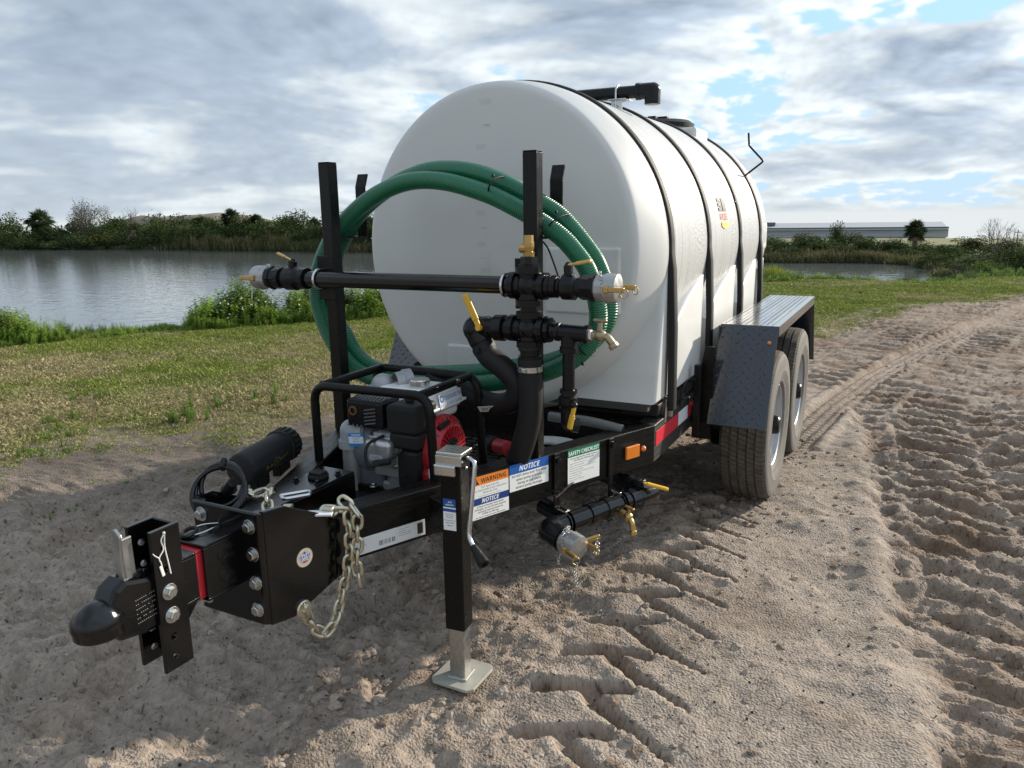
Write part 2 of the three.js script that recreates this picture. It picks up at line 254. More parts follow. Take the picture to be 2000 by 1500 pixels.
// ---------------------------------------------------------------- materials
const paintBump = dataTex(512, 512, (u, v) => 0.5 + 0.4 * tileNoise(u, v, 30, 3), [4, 4]);
const dustMap = dataTex(512, 512, (u, v) => { const n = tileNoise(u, v, 7, 5); const k = clamp(0.5 + 0.5 * n); return [0.62 + 0.38 * k, 0.6 + 0.38 * k, 0.58 + 0.38 * k]; }, [2, 2]);
const roughTex = dataTex(512, 512, (u, v) => clamp(0.72 + 0.35 * tileNoise(u, v, 6, 5)), [2, 2]);
const speckTex = dataTex(512, 512, (u, v) => { const n = tileNoise(u, v, 60, 2), m = tileNoise(u, v, 5, 4); const k = 0.22 + 0.10 * sst(0.0, 0.5, m) + (n > 0.42 ? 0.7 * sst(0.42, 0.6, n) : 0); return [k, k * 0.97, k * 0.92]; }, [5, 5]);
const M = {
  black: phys(0.022, 0.0215, 0.021, 0.40, { specularIntensity: 0.45, map: speckTex, roughnessMap: roughTex, bumpMap: paintBump, bumpScale: 0.0006 }),
  dusty: std(0.030, 0.028, 0.026, 0.75, 0, { map: dustMap, roughnessMap: roughTex }),
  gloss: phys(0.003, 0.003, 0.0034, 0.13, { specularIntensity: 1.0, bumpMap: paintBump, bumpScale: 0.00015 }),
  iron: phys(0.006, 0.0063, 0.0075, 0.40, { specularIntensity: 0.6, roughnessMap: roughTex }),
  rubber: phys(0.009, 0.009, 0.0095, 0.6, { specularIntensity: 0.7 }),
  plate: phys(0.020, 0.025, 0.034, 0.22, { clearcoat: 1, clearcoatRoughness: 0.16 }),
  zinc: std(0.58, 0.58, 0.56, 0.38, 1, { roughnessMap: roughTex }),
  chrome: std(0.62, 0.63, 0.64, 0.22, 1),
  alu: std(0.42, 0.42, 0.41, 0.55, 0.8, { roughnessMap: roughTex }),
  castAlu: std(0.40, 0.41, 0.42, 0.55, 0.6),
  brass: std(0.52, 0.36, 0.14, 0.38, 1),
  goldZinc: std(0.60, 0.56, 0.44, 0.33, 1),
  yellow: std(0.68, 0.40, 0.03, 0.40),
  red: std(0.42, 0.015, 0.025, 0.36),
  redTape: std(0.62, 0.03, 0.05, 0.35),
  whiteTape: std(0.72, 0.72, 0.74, 0.35),
  amber: phys(0.80, 0.22, 0.015, 0.25, { clearcoat: 1 }),
  rim: std(0.50, 0.51, 0.53, 0.40, 0.5),
  white: std(0.78, 0.78, 0.74, 0.42),
  galv: std(0.50, 0.51, 0.51, 0.46, 0.9, { map: dustMap, roughnessMap: roughTex }),
  pumpGrey: std(0.15, 0.16, 0.175, 0.42),
  pvcGrey: std(0.34, 0.37, 0.385, 0.38),
  string: std(0.75, 0.74, 0.70, 0.9),
};
function sticker(name, w, h, draw, matrix, parent, res = 900, label) { const k = res / Math.max(w, h), t = canvasTex(Math.round(w * k), Math.round(h * k), draw); const g = new THREE.PlaneGeometry(w, h); g.applyMatrix4(matrix); return part(name, g, new THREE.MeshStandardMaterial({ map: t, roughness: 0.42 }), parent, label); }
function lines(g, w, y0, step, size, texts, color = '#222', align = 'center', x, font = 'sans-serif', weight = 'bold') { g.fillStyle = color; g.textAlign = align; g.textBaseline = 'middle'; texts.forEach((t, i) => { g.font = `${weight} ${size}px ${font}`; g.fillText(t, x ?? w / 2, y0 + i * step, w * 0.96); }); }

// ---------------------------------------------------------------- the trailer
const trailer = thing('tank_trailer', 'black steel tandem axle trailer carrying the white tank, nose up on its jack', 'trailer');
const RN = [0.9211, 0, 0.3894], RD = [-0.3894, 0, 0.9211];            // the right tongue rail: outward normal and direction to the front
const railX = (z) => 0.70 - 0.4228 * (z - 0.02);
const rail = (z, y, off = 0) => [railX(z) + RN[0] * off, y, z + RN[2] * off];
const railM = (z, y, off) => basis([-RD[0], 0, -RD[2]], [0, 1, 0], RN, rail(z, y, off));
{
  const t = trailer, B = M.black;
  for (const s of [1, -1]) {
    part('side_rail', [bar([s * 0.66, 0.545, 0.02], [s * 0.66, 0.545, -2.62], 0.08, 0.158, 0.005)], M.dusty, t);
    const a = rail(0.02, 0.545, -0.04), b = rail(1.42, 0.545, -0.04);
    part('tongue_rail', [bar([s * a[0], a[1], a[2]], [s * b[0], b[1], b[2]], 0.08, 0.16, 0.006)], B, t);
    // outriggers and deck edge
    part('tank_cradle', [bar([s * 0.60, 0.655, -0.09], [s * 0.60, 0.655, -2.5], 0.16, 0.05, 0.004)], M.dusty, t);
  }
  part('deck_plate', [box(1.30, 0.02, 2.40, [0, 0.668, -1.26]), box(1.34, 0.03, 0.05, [0, 0.690, 0.0]), box(1.30, 0.03, 2.4, [0, 0.690, -1.26])], std(0.06, 0.058, 0.054, 0.7, 0, { map: dustMap }), t);
  for (const [z, w, h, y] of [[-0.02, 1.26, 0.155, 0.545], [0.56, 0.80, 0.10, 0.52], [0.98, 0.50, 0.07, 0.50], [0.70, 0.70, 0.05, 0.49], [-0.8, 1.24, 0.1, 0.54], [-1.6, 1.24, 0.1, 0.54], [-2.58, 1.4, 0.158, 0.545]]) part('cross_member', box(w, h, 0.07, [0, y, z]), B, t);
  // tongue channel with its bolts
  part('tongue_channel', [box(0.135, 0.012, 0.50, [-0.10, 0.626, 1.26]), box(0.008, 0.09, 0.50, [-0.034, 0.58, 1.26]), box(0.008, 0.09, 0.50, [-0.166, 0.58, 1.26])], M.gloss, t);
  for (const [x, z] of [[-0.14, 1.06], [-0.06, 1.06], [-0.06, 1.16], [-0.14, 1.17], [-0.14, 1.27]]) part('bolt', hexBolt([x, 0.632, z], [0, 1, 0], 0.008, 0.009), M.gloss, t);
  part('channel_cap', [cyl([-0.10, 0.632, 1.11], [-0.10, 0.643, 1.11], 0.034), box(0.05, 0.016, 0.04, [-0.10, 0.645, 1.11])], M.rubber, t);
  // the nose plate wrapped round the tongue, and the adjustable hitch
  const wing = [[-1.572, 0.718], [-1.51, 0.714], [-1.355, 0.634], [-1.30, 0.612], [-1.30, 0.455], [-1.358, 0.442], [-1.504, 0.392], [-1.572, 0.400]];
  for (const s of [1, -1]) { const m = basis([s * 0.14, 0, -1], [0, 1, 0], [1, 0, s * 0.14], [s * 0.333 + (s > 0 ? 0 : -0.011), 0, s > 0 ? 0.028 : 0.028]); const g = slab(wing.map(([a, y]) => [a, y]), 0.011, basis([0, 0, -1], [0, 1, 0], [1, 0, 0], [0, 0, 0]), 0.002); const p = g.attributes.position; for (let i = 0; i < p.count; i++) p.setX(i, s * (0.118 + p.getX(i) + (1.575 - p.getZ(i)) * 0.16)); if (s < 0) { const ix = g.index; for (let i = 0; i < p.count; i += 3) { const a = [p.getX(i), p.getY(i), p.getZ(i)]; p.setXYZ(i, p.getX(i + 1), p.getY(i + 1), p.getZ(i + 1)); p.setXYZ(i + 1, ...a); } } g.computeVertexNormals(); part('nose_wing', g, M.gloss, t); }
  part('nose_plate', [box(0.226, 0.318, 0.014, [0.004, 0.559, 1.582], [0, 0, 0], 0.006), cyl([0.112, 0.402, 1.573], [0.112, 0.717, 1.573], 0.0165), cyl([-0.106, 0.402, 1.573], [-0.106, 0.717, 1.573], 0.0165)], M.gloss, t);
  for (const [x, y] of [[0.093, 0.678], [0.098, 0.602], [0.100, 0.522], [0.098, 0.444], [-0.082, 0.684], [-0.09, 0.604], [-0.09, 0.52], [-0.09, 0.44]]) part('hitch_bolt', hexBolt([x, y, 1.589], [0, 0, 1], 0.0135, 0.012), M.zinc, t);
  const tubeSq = (w, h, wall, z0, z1, y) => [box(w, wall, z1 - z0, [0, y + h / 2 - wall / 2, (z0 + z1) / 2], [0, 0, 0], 0.003), box(w, wall, z1 - z0, [0, y - h / 2 + wall / 2, (z0 + z1) / 2], [0, 0, 0], 0.003), box(wall, h - 2 * wall, z1 - z0, [w / 2 - wall / 2, y, (z0 + z1) / 2], [0, 0, 0], 0.002), box(wall, h - 2 * wall, z1 - z0, [-w / 2 + wall / 2, y, (z0 + z1) / 2], [0, 0, 0], 0.002)];
  part('receiver_tube', tubeSq(0.108, 0.152, 0.008, 1.587, 1.705, 0.588), M.gloss, t);
  part('receiver_brand', [new THREE.TorusGeometry(0.014, 0.0018, 8, 28).rotateY(Math.PI / 2).translate(0.0545, 0.62, 1.65), new THREE.TorusGeometry(0.014, 0.0018, 8, 28).rotateY(Math.PI / 2).translate(0.0545, 0.562, 1.65), bar([0.0545, 0.60, 1.655], [0.0545, 0.58, 1.64], 0.002, 0.003)], M.gloss, t);
  part('painted_collar', tubeSq(0.0885, 0.132, 0.008, 1.700, 1.722, 0.588), M.red, t, 'red painted band round the draw tube');
  part('draw_tube', [...tubeSq(0.086, 0.129, 0.009, 1.60, 1.775, 0.588), slab([[0, 0], [0.09, 0], [0.0, -0.10]], 0.012, basis([0, 0, -1], [0, 1, 0], [1, 0, 0], [-0.006, 0.522, 1.775]))], M.gloss, t);
  {
    const holeY = [0.70, 0.645, 0.47, 0.42];
    const flange = new THREE.Shape([[-1.838, 0.385], [-1.762, 0.385], [-1.762, 0.748], [-1.838, 0.748]].map(([a, y]) => new THREE.Vector2(a, y)));
    for (const y of holeY) { const h = new THREE.Path(); h.absarc(-1.808, y, 0.0095, 0, 7, true); flange.holes.push(h); }
    const mk = (x) => { const g = new THREE.ExtrudeGeometry(flange, { depth: 0.009, bevelEnabled: true, bevelSize: 0.0015, bevelThickness: 0.0015, bevelSegments: 1, curveSegments: 14 }); g.applyMatrix4(basis([0, 0, -1], [0, 1, 0], [1, 0, 0], [x, 0, 0])); return g; };
    part('hitch_channel', [mk(0.036), mk(-0.045), box(0.088, 0.366, 0.010, [0, 0.5665, 1.767])], M.gloss, t);
    for (const y of [0.588, 0.527]) { part('channel_bolt', hexBolt([0.0465, y, 1.808], [1, 0, 0], 0.0135, 0.012), M.zinc, t); part('channel_bolt', hexBolt([-0.0465, y, 1.808], [-1, 0, 0], 0.0135, 0.012), M.zinc, t); }
  }
  {
    const c = new THREE.Group(); c.name = 'coupler'; t.add(c);
    const side = [[-1.79, 0.517], [-1.79, 0.622], [-1.84, 0.628], [-1.885, 0.640], [-1.905, 0.646], [-1.925, 0.636], [-1.945, 0.600], [-1.95, 0.56], [-1.925, 0.528], [-1.87, 0.517]];
    part('body', slab(side, 0.046, basis([0, 0, -1], [0, 1, 0], [1, 0, 0], [-0.023, 0, 0]), 0.012), M.gloss, c);
    const dome = new THREE.SphereGeometry(0.054, 32, 20, 0, 6.2832, 0, 1.62); dome.scale(1, 0.98, 1.08); dome.translate(0, 0.572, 1.962);
    part('ball_socket', [dome, cyl([0, 0.545, 1.962], [0, 0.574, 1.962], 0.054, 0.0545, 32)], M.gloss, c);
    const dots = []; const r = rng(5); for (let row = 0; row < 6; row++) for (let k = 0; k < 15; k++) if (r() < 0.85) dots.push(new THREE.SphereGeometry(0.0013, 6, 4).translate(0.0356, 0.604 - row * 0.0115 - k * 0.0003, 1.80 + 0.015 + k * 0.0053));
    const dotsMesh = part('stamped_lettering', dots, std(0.35, 0.35, 0.35, 0.4), c); dotsMesh.userData.kind = 'stuff';
    part('latch_base', [box(0.034, 0.022, 0.05, [0, 0.650, 1.872]), cyl([-0.024, 0.652, 1.868], [0.024, 0.652, 1.868], 0.007)], M.gloss, c);
    part('latch_lever', [slab([[-0.017, 0], [-0.017, 0.112], [-0.012, 0.117], [0.012, 0.110], [0.016, 0.105], [0.014, 0.05], [0.017, 0]], 0.004, basis([1, 0, 0.25], [0, 1, -0.05], [-0.25, 0.05, 1], [0, 0.648, 1.892])), slab([[-0.004, 0], [-0.004, 0.10], [0.018, 0.10], [0.02, 0]], 0.003, basis([0, 0, -1], [0, 1, 0], [1, 0, 0], [0.014, 0.648, 1.888]))], M.galv, c, 'pale zinc latch lever');
  }
  // jack on the right rail
  {
    const j = new THREE.Group(); j.name = 'jack'; t.add(j); const jx = 0.398, jz = 1.066, ry = 0.10;
    part('jack_tube', [box(0.066, 0.525, 0.066, [0, 0.4625, 0], [0, 0, 0], 0.006).rotateY(ry).translate(jx, 0, jz), box(0.11, 0.10, 0.05, [0, 0.555, 0]).rotateY(-0.42).translate(jx - 0.055, 0, jz - 0.025)], M.black, j);
    part('jack_leg', box(0.052, 0.30, 0.052, [0, 0.155, 0], [0, 0, 0], 0.004).rotateY(ry).translate(jx, 0, jz), M.galv, j, 'bare galvanised inner leg');
    part('jack_foot', [slab([[-0.075, -0.06], [-0.06, -0.078], [0.06, -0.078], [0.075, -0.06], [0.075, 0.06], [0.06, 0.078], [-0.06, 0.078], [-0.075, 0.06]], 0.006, basis([1, 0, 0], [0, 0, -1], [0, 1, 0], [jx, 0.022, jz - 0.01])), box(0.068, 0.006, 0.068, [jx, 0.033, jz], [0, ry, 0])], std(0.50, 0.50, 0.44, 0.5, 0.1, { map: dustMap }), j);
    part('gear_cap', [box(0.085, 0.012, 0.078, [0, 0.775, 0.0]), box(0.085, 0.030, 0.004, [0, 0.756, 0.040]), box(0.010, 0.032, 0.078, [-0.039, 0.752, 0]), box(0.07, 0.035, 0.014, [-0.01, 0.728, 0.046], [0, 0, 0], 0.006)].map((g) => g.rotateY(ry).translate(jx, 0, jz)), M.zinc, j);
    part('gear_box', [box(0.072, 0.052, 0.07, [0, 0.742, 0]).rotateY(ry).translate(jx, 0, jz)], M.black, j);
    for (const [a, b] of [[-0.022, 0.752], [0.024, 0.752], [0.0, 0.728]]) part('rivet', new THREE.SphereGeometry(0.0055, 10, 8).translate(jx + 0.040, b, jz - a), M.chrome, j);
    const k = part('crank', [rodPath([[jx + 0.03, 0.758, jz + 0.0], [jx + 0.075, 0.758, jz + 0.004], [jx + 0.070, 0.53, jz + 0.045], [jx + 0.092, 0.507, jz + 0.055]], 0.0075, 0.022, 14)], M.chrome, j);
    const h0 = V(jx + 0.090, 0.509, jz + 0.054), h1 = V(jx + 0.145, 0.474, jz + 0.084);
    part('grip', turned(h0.toArray(), h1.toArray(), [[0, 0], [0, 0.010], [0.012, 0.0125], [0.016, 0.0115], [0.03, 0.0145], [0.034, 0.013], [0.055, 0.0175], [-0.002, 0.018], [-0.0005, 0.016], [-0.0005, 0.010], [0.05, 0.009], [0.05, 0]]), M.rubber, k);
    sticker('jack_sticker', 0.042, 0.10, (g, w, h) => { g.fillStyle = '#eef0f2'; g.fillRect(0, 0, w, h); g.fillStyle = '#1f4f94'; g.fillRect(0, 0, w, h * 0.27); g.fillRect(0, h * 0.31, w, h * 0.1); lines(g, w, h * 0.1, h * 0.09, h * 0.06, ['▲ JACK', 'CAPACITY'], '#fff'); lines(g, w, h * 0.48, h * 0.055, h * 0.036, ['Keep clear of the', 'jack and trailer', 'while raising it.'], '#333'); g.fillStyle = '#222'; g.fillRect(w * 0.05, h * 0.68, w * 0.9, h * 0.012); lines(g, w, h * 0.76, h * 0.09, h * 0.05, ['MAX LOAD', '5000 LB'], '#333'); }, basis([Math.cos(ry), 0, -Math.sin(ry)], [0, 1, 0], [Math.sin(ry), 0, Math.cos(ry)], [jx - 0.004 + 0.0345 * Math.sin(ry), 0.585, jz + 0.0345]), j, 500);
  }
  // hose rack posts with their hooks
  for (const s of [1, -1]) {
    const p = new THREE.Group(); p.name = 'hose_post'; t.add(p);
    part('post_tube', [box(0.0508, 1.04, 0.0508, [s * 0.4317, 1.143, 0.58], [0, 0, 0], 0.004)], M.black, p);
    part('post_cap', box(0.050, 0.004, 0.050, [s * 0.4317, 1.665, 0.58]), M.black, p);
    part('hook', [bar([s * 0.4317, 1.385, 0.555], [s * 0.4317, 1.385, 0.385], 0.05, 0.008), box(0.05, 0.20, 0.008, [s * 0.4317, 1.485, 0.389]), bar([s * 0.4317, 1.582, 0.388], [s * 0.4317, 1.632, 0.368], 0.05, 0.008)], M.black, p);
    part('mounting_plate', [box(0.085, 0.17, 0.008, [s * 0.4317 - 0.012, 1.235, 0.610])], M.black, p);
  }
  // straps over the tank with their lugs
  for (const [i, z] of [[0, -0.125], [1, -0.765], [2, -1.50], [3, -2.13]]) {
    const R = 0.6900, pr = []; pr.push([0.716, 0.66]); pr.push([0.712, 1.0]); pr.push([0.700, 1.24]);
    for (let a = 0; a <= (i ? 180 : 228); a += 4) pr.push([R * Math.cos(a * Math.PI / 180), 1.304 + R * Math.sin(a * Math.PI / 180)]);
    if (i) pr.push([-0.700, 1.24], [-0.708, 1.0], [-0.716, 0.66]);
    const g = new THREE.PlaneGeometry(1, 1, 1, pr.length - 1), g2 = new THREE.PlaneGeometry(1, 1, 1, pr.length - 1);
    const w = 0.029, P = [], N = [], I = [], U = [];
    pr.forEach(([x, y], k) => { const a = pr[Math.max(0, k - 1)], b = pr[Math.min(pr.length - 1, k + 1)]; let nx = (b[1] - a[1]), ny = -(b[0] - a[0]); const L = Math.hypot(nx, ny); nx /= L; ny /= L; for (const [dz, o] of [[w, -0.004], [w, 0.014], [w * 0.6, 0.0225], [-w * 0.6, 0.0225], [-w, 0.014], [-w, -0.004]]) { P.push(x + 0.004 + nx * o, y + ny * o, z + dz); U.push(k, dz); } });
    for (let k = 0; k < pr.length - 1; k++) for (let c = 0; c < 5; c++) { const a = k * 6 + c; I.push(a, a + 1, a + 6, a + 1, a + 7, a + 6); }
    const gg = new THREE.BufferGeometry(); gg.setAttribute('position', new THREE.Float32BufferAttribute(P, 3)); gg.setAttribute('uv', new THREE.Float32BufferAttribute(U, 2)); gg.setIndex(I); gg.computeVertexNormals();
    part('tank_strap', gg, M.rubber, t);
    part('strap_lug', [box(0.05, 0.05, 0.012, [0.70, 0.645, z - 0.03]), cyl([0.70, 0.60, z], [0.705, 0.70, z], 0.007), ...hexBolt([0.705, 0.70, z], [0, 1, 0], 0.010, 0.01)], M.zinc, t);
  }
  part('strap_bracket', slab([[-0.62, 0.70], [-0.44, 0.70], [-0.50, 0.80]], 0.05, basis([1, 0, 0], [0, 1, 0], [0, 0, 1], [0, 0, -0.16])), M.black, t);
  // strap tightening rod sticking up behind
  part('ratchet_rod', rodPath([[0.60, 1.68, -2.08], [0.715, 1.764, -2.06], [0.625, 1.86, -2.06], [0.618, 1.935, -2.06]], 0.006, 0.01), M.black, t);
  // fenders of tread plate
  for (const s of [1, -1]) {
    const f = new THREE.Group(); f.name = 'fender'; t.add(f);
    const X0 = 0.79, X1 = 1.052, prof = [[-2.36, 0.51], [-2.14, 0.945], [-0.72, 0.945], [-0.50, 0.51]];
    const seg = (a, b, name) => { const dz = b[0] - a[0], dy = b[1] - a[1], L = Math.hypot(dz, dy); const g = box(X1 - X0, 0.004, L, [0, 0, 0], [0, 0, 0], 0.0015); const m = basis([1, 0, 0], [0, dz, -dy].map((v) => v / L), [0, dy, dz].map((v) => v / L), [s * (X0 + X1) / 2, (a[1] + b[1]) / 2, (a[0] + b[0]) / 2]); g.applyMatrix4(m); part(name, g, M.plate, f);
      const bars = []; for (let r = 0, z = -L / 2 + 0.018; z < L / 2 - 0.01; z += 0.0235, r++) for (let c = 0, x = -0.115; x < 0.118; x += 0.047, c++) { const q = new THREE.OctahedronGeometry(1, 0); q.scale(0.0042, name === 'top_plate' ? 0.0020 : 0.0038, 0.0140); q.rotateY((r + c) % 2 ? 0.8 : -0.8); q.translate(x + (r % 2 ? 0.0235 : 0), 0.002, z); q.applyMatrix4(m); bars.push(q); } const o = part('tread_bars', bars, M.plate, f); o.userData.kind = 'stuff'; };
    seg(prof[0], prof[1], 'rear_skirt'); seg(prof[1], prof[2], 'top_plate'); seg(prof[2], prof[3], 'front_skirt');
    part('edge_lip', [box(0.004, 0.048, 1.42, [s * X1, 0.923, -1.43], [0, 0, 0], 0.0015)], M.plate, f);
    part('inner_plate', [box(0.004, 0.40, 1.50, [s * X0, 0.745, -1.43], [0, 0, 0], 0.0015)], M.dusty, f);
    part('gusset', [slab([[0, 0], [0.10, 0.0], [0.10, 0.36], [0.06, 0.36]], 0.006, basis([s, 0, 0], [0, 1, 0], [0, 0, s], [s * 0.70, 0.50, -0.56])), box(0.09, 0.06, 0.10, [s * 0.745, 0.54, -0.62]), box(0.03, 0.33, 0.03, [s * 0.742, 0.62, -0.50])], M.black, f);
    const lamp = part('marker_lamp', [new THREE.SphereGeometry(0.009, 14, 10, 0, 6.3, 0, 1.6).rotateX(Math.PI / 2).translate(s * 1.02, 0.875, -0.680)], M.amber, f, 'small amber lamp');
  }
  // lamps and reflective tape on the right rail, bent round to the side rail
  part('reflector', [box(0.078, 0.052, 0.012, [0, 0, 0], [0, 0, 0], 0.004).applyMatrix4(railM(0.148, 0.543, 0.006))], M.amber, t, 'amber rectangular reflector');
  part('marker_lamp', [new THREE.SphereGeometry(0.0125, 16, 10, 0, 6.3, 0, 1.6).rotateX(Math.PI / 2).applyMatrix4(railM(0.083, 0.541, 0.0))], M.amber, t, 'small round amber lamp');
  for (const [z0, z1, m, l] of [[0.004, -0.33, M.redTape, 'red'], [-0.334, -0.50, M.whiteTape, 'white'], [-0.504, -0.80, M.redTape, 'red']]) part('reflective_tape', box(0.0015, 0.062, z0 - z1 - 0.004, [0.7015, 0.562, (z0 + z1) / 2], [0, 0, 0], 0.0005), m, t, l + ' stretch of reflective tape');
  // hangers for the drain pipe
  for (const z of [0.525, 0.262]) part('hanger', [box(0.026, 0.34, 0.008, [0, 0, 0]).applyMatrix4(railM(z, 0.455, 0.006)), ...hexBolt([0, 0, 0], [0, 0, 1], 0.010, 0.01).map((g) => g.applyMatrix4(railM(z, 0.598, 0.010)))], M.black, t);
  // stickers on the rail
  const mid = (z0, z1) => (z0 + z1) / 2;
  sticker('warning_sticker', 0.160, 0.150, (g, w, h) => {
    g.fillStyle = '#f3f3f0'; g.fillRect(0, 0, w, h); g.fillStyle = '#f08a34'; g.fillRect(0, 0, w, h * 0.215); g.fillStyle = '#1c3f80'; g.fillRect(0, h * 0.51, w, h * 0.16);
    g.fillStyle = '#141414'; g.beginPath(); g.moveTo(w * 0.05, h * 0.19); g.lineTo(w * 0.13, h * 0.03); g.lineTo(w * 0.21, h * 0.19); g.fill(); g.fillStyle = '#f08a34'; g.fillRect(w * 0.121, h * 0.075, w * 0.018, h * 0.06); g.fillRect(w * 0.121, h * 0.15, w * 0.018, h * 0.02);
    lines(g, w, h * 0.115, 1, h * 0.15, ['WARNING'], '#141414', 'left', w * 0.26); lines(g, w, h * 0.27, h * 0.068, h * 0.062, ['DOT Approved For', 'Non Flammable & Non-Hazardous', 'Materials Only'], '#222', 'center', undefined, 'sans-serif', ''); lines(g, w, h * 0.472, 1, h * 0.03, ['Transporting hazardous materials is prohibited.'], '#333', 'center', undefined, 'sans-serif', '');
    g.save(); g.transform(1, 0, -0.2, 1, h * 0.12, 0); lines(g, w, h * 0.59, 1, h * 0.135, ['NOTICE'], '#fff'); g.restore();
    lines(g, w, h * 0.715, h * 0.062, h * 0.056, ['If fluid is heavier than water', '(8 lb/gal), do not fill tank beyond', 'carrying capacity based on', 'GVWR on VIN tag.'], '#222'); lines(g, w, h * 0.965, 1, h * 0.042, ['See owner\'s manual for more information'], '#222');
  }, railM(mid(0.875, 0.729), 0.543, 0.0025), t);
  sticker('notice_sticker', 0.180, 0.096, (g, w, h) => { g.fillStyle = '#f3f3f0'; g.fillRect(0, 0, w, h); g.fillStyle = '#1d5fb0'; g.fillRect(0, 0, w, h * 0.36); g.save(); g.transform(1, 0, -0.2, 1, h * 0.05, 0); lines(g, w, h * 0.19, 1, h * 0.27, ['NOTICE'], '#fff'); g.restore(); lines(g, w, h * 0.45, h * 0.145, h * 0.125, ['DO NOT drive over fire hose', 'when pump is in use.', 'Doing so can cause', 'severe pump damage.'], '#1a1a1a'); }, railM(mid(0.724, 0.558), 0.576, 0.0025), t);
  sticker('safety_sticker', 0.166, 0.134, (g, w, h) => { g.fillStyle = '#f1f3ef'; g.fillRect(0, 0, w, h); g.fillStyle = '#0f7a55'; g.fillRect(0, 0, w, h * 0.22); lines(g, w, h * 0.12, 1, h * 0.155, ['SAFETY CHECKLIST'], '#fff'); lines(g, w, h * 0.27, h * 0.065, h * 0.062, ['Do not operate this trailer without', 'checking the following list'], '#222'); lines(g, w, h * 0.42, h * 0.067, h * 0.042, ['Coupler and ball are the same size', 'Coupler is latched and pinned', 'Safety chains are crossed beneath coupler and secured', 'Breakaway cable is attached', 'Running lights, brake and turn lights work properly', 'Tyres are properly inflated', 'Wheel lug nuts are tight', 'Load is secured and balanced'], '#333', 'left', w * 0.05, 'sans-serif', ''); }, railM(mid(0.470, 0.316), 0.554, 0.0025), t);
  sticker('identification_sticker', 0.262, 0.052, (g, w, h) => { g.fillStyle = '#d9dcdc'; g.fillRect(0, 0, w, h); g.fillStyle = '#222'; lines(g, w * 0.3, h * 0.14, h * 0.12, h * 0.08, ['MANUFACTURED BY', 'GVWR        GAWR', 'TIRE   RIM   PSI', 'THIS VEHICLE CONFORMS', 'TO ALL APPLICABLE', 'STANDARDS'], '#333', 'left', w * 0.02, 'sans-serif', ''); const r = rng(3); for (let x = w * 0.36; x < w * 0.58; x += 4) if (r() < 0.6) g.fillRect(x, h * 0.5, 2.4, h * 0.3); g.strokeStyle = '#444'; g.strokeRect(w * 0.61, h * 0.05, w * 0.37, h * 0.9); lines(g, w * 0.2, h * 0.2, h * 0.13, h * 0.08, ['TIRE AND LOADING', 'INFORMATION', 'THE WEIGHT OF CARGO', 'SHOULD NEVER EXCEED'], '#333', 'left', w * 0.63, 'sans-serif', ''); g.fillStyle = '#33352a'; g.fillRect(w * 0.89, h * 0.15, w * 0.08, h * 0.7); }, railM(mid(1.285, 1.046), 0.503, 0.0025), t);
  {
    const wm = basis([0.158, 0, -1], [0, 1, 0], [1, 0, 0.158], [0.151, 0.548, 1.462]); wm.setPosition(0.1315 + (1.575 - 1.458) * 0.16, 0.548, 1.458);
    const k = 512, tex = canvasTex(k, k, (g, w, h) => { g.fillStyle = '#d9b25a'; g.fillRect(0, 0, w, h); g.fillStyle = '#f4f2ee'; g.beginPath(); g.arc(w / 2, h / 2, w * 0.46, 0, 7); g.fill(); g.strokeStyle = '#c79a3c'; g.lineWidth = 12; g.beginPath(); g.arc(w / 2, h / 2, w * 0.33, 0, 7); g.stroke(); g.fillStyle = '#c72a34'; g.beginPath(); g.arc(w / 2, h / 2, w * 0.28, 0, 7); g.fill(); g.fillStyle = '#ece8f0'; g.beginPath(); g.moveTo(w * 0.3, h * 0.28); g.lineTo(w * 0.7, h * 0.28); g.lineTo(w * 0.62, h * 0.6); g.lineTo(w * 0.38, h * 0.6); g.fill(); g.fillStyle = '#efefef'; g.fillRect(w * 0.3, h * 0.56, w * 0.4, h * 0.12); g.fillStyle = '#2a3f9a'; g.fillRect(w * 0.45, h * 0.2, w * 0.1, h * 0.12); g.save(); g.transform(1, 0, -0.2, 1, h * 0.09, 0); g.lineWidth = 16; g.strokeStyle = '#fff'; g.font = `bold ${h * 0.23}px sans-serif`; g.textAlign = 'center'; g.textBaseline = 'middle'; g.strokeText('NATM', w / 2, h * 0.45); g.fillStyle = '#27368c'; g.fillText('NATM', w / 2, h * 0.45); g.restore(); lines(g, w, h * 0.62, 1, h * 0.07, ['MEMBER'], '#444'); g.fillStyle = '#b78d34'; g.font = `bold ${h * 0.075}px sans-serif`; const s = 'COMPLIANCE VERIFICATION PROGRAM * '; for (let i = 0; i < s.length; i++) { g.save(); g.translate(w / 2, h / 2); g.rotate(i / s.length * 6.283); g.fillText(s[i], 0, -h * 0.395); g.restore(); } });
    const g = new THREE.CircleGeometry(0.0275, 40); g.applyMatrix4(wm); part('association_sticker', g, new THREE.MeshStandardMaterial({ map: tex, roughness: 0.4 }), t);
  }
  part('brake_line', tube([[0.70, 0.60, -0.36], [0.705, 0.68, -0.37], [0.715, 0.725, -0.43], [0.735, 0.71, -0.49], [0.742, 0.65, -0.50]], 0.004, 40, 8), M.rubber, t);
  // axles, springs
  for (const z of [-1.10, -1.96]) part('axle', [cyl([-0.8, 0.36, z], [0.8, 0.36, z], 0.042), bar([0.70, 0.43, z - 0.36], [0.70, 0.43, z + 0.36], 0.06, 0.05), bar([-0.70, 0.43, z - 0.36], [-0.70, 0.43, z + 0.36], 0.06, 0.05), box(0.10, 0.10, 0.12, [0.71, 0.40, z]), box(0.10, 0.10, 0.12, [-0.71, 0.40, z]), box(0.09, 0.12, 0.06, [0.72, 0.44, z + 0.38]), cyl([0.70, 0.38, z], [0.79, 0.38, z], 0.14)], M.black, t);
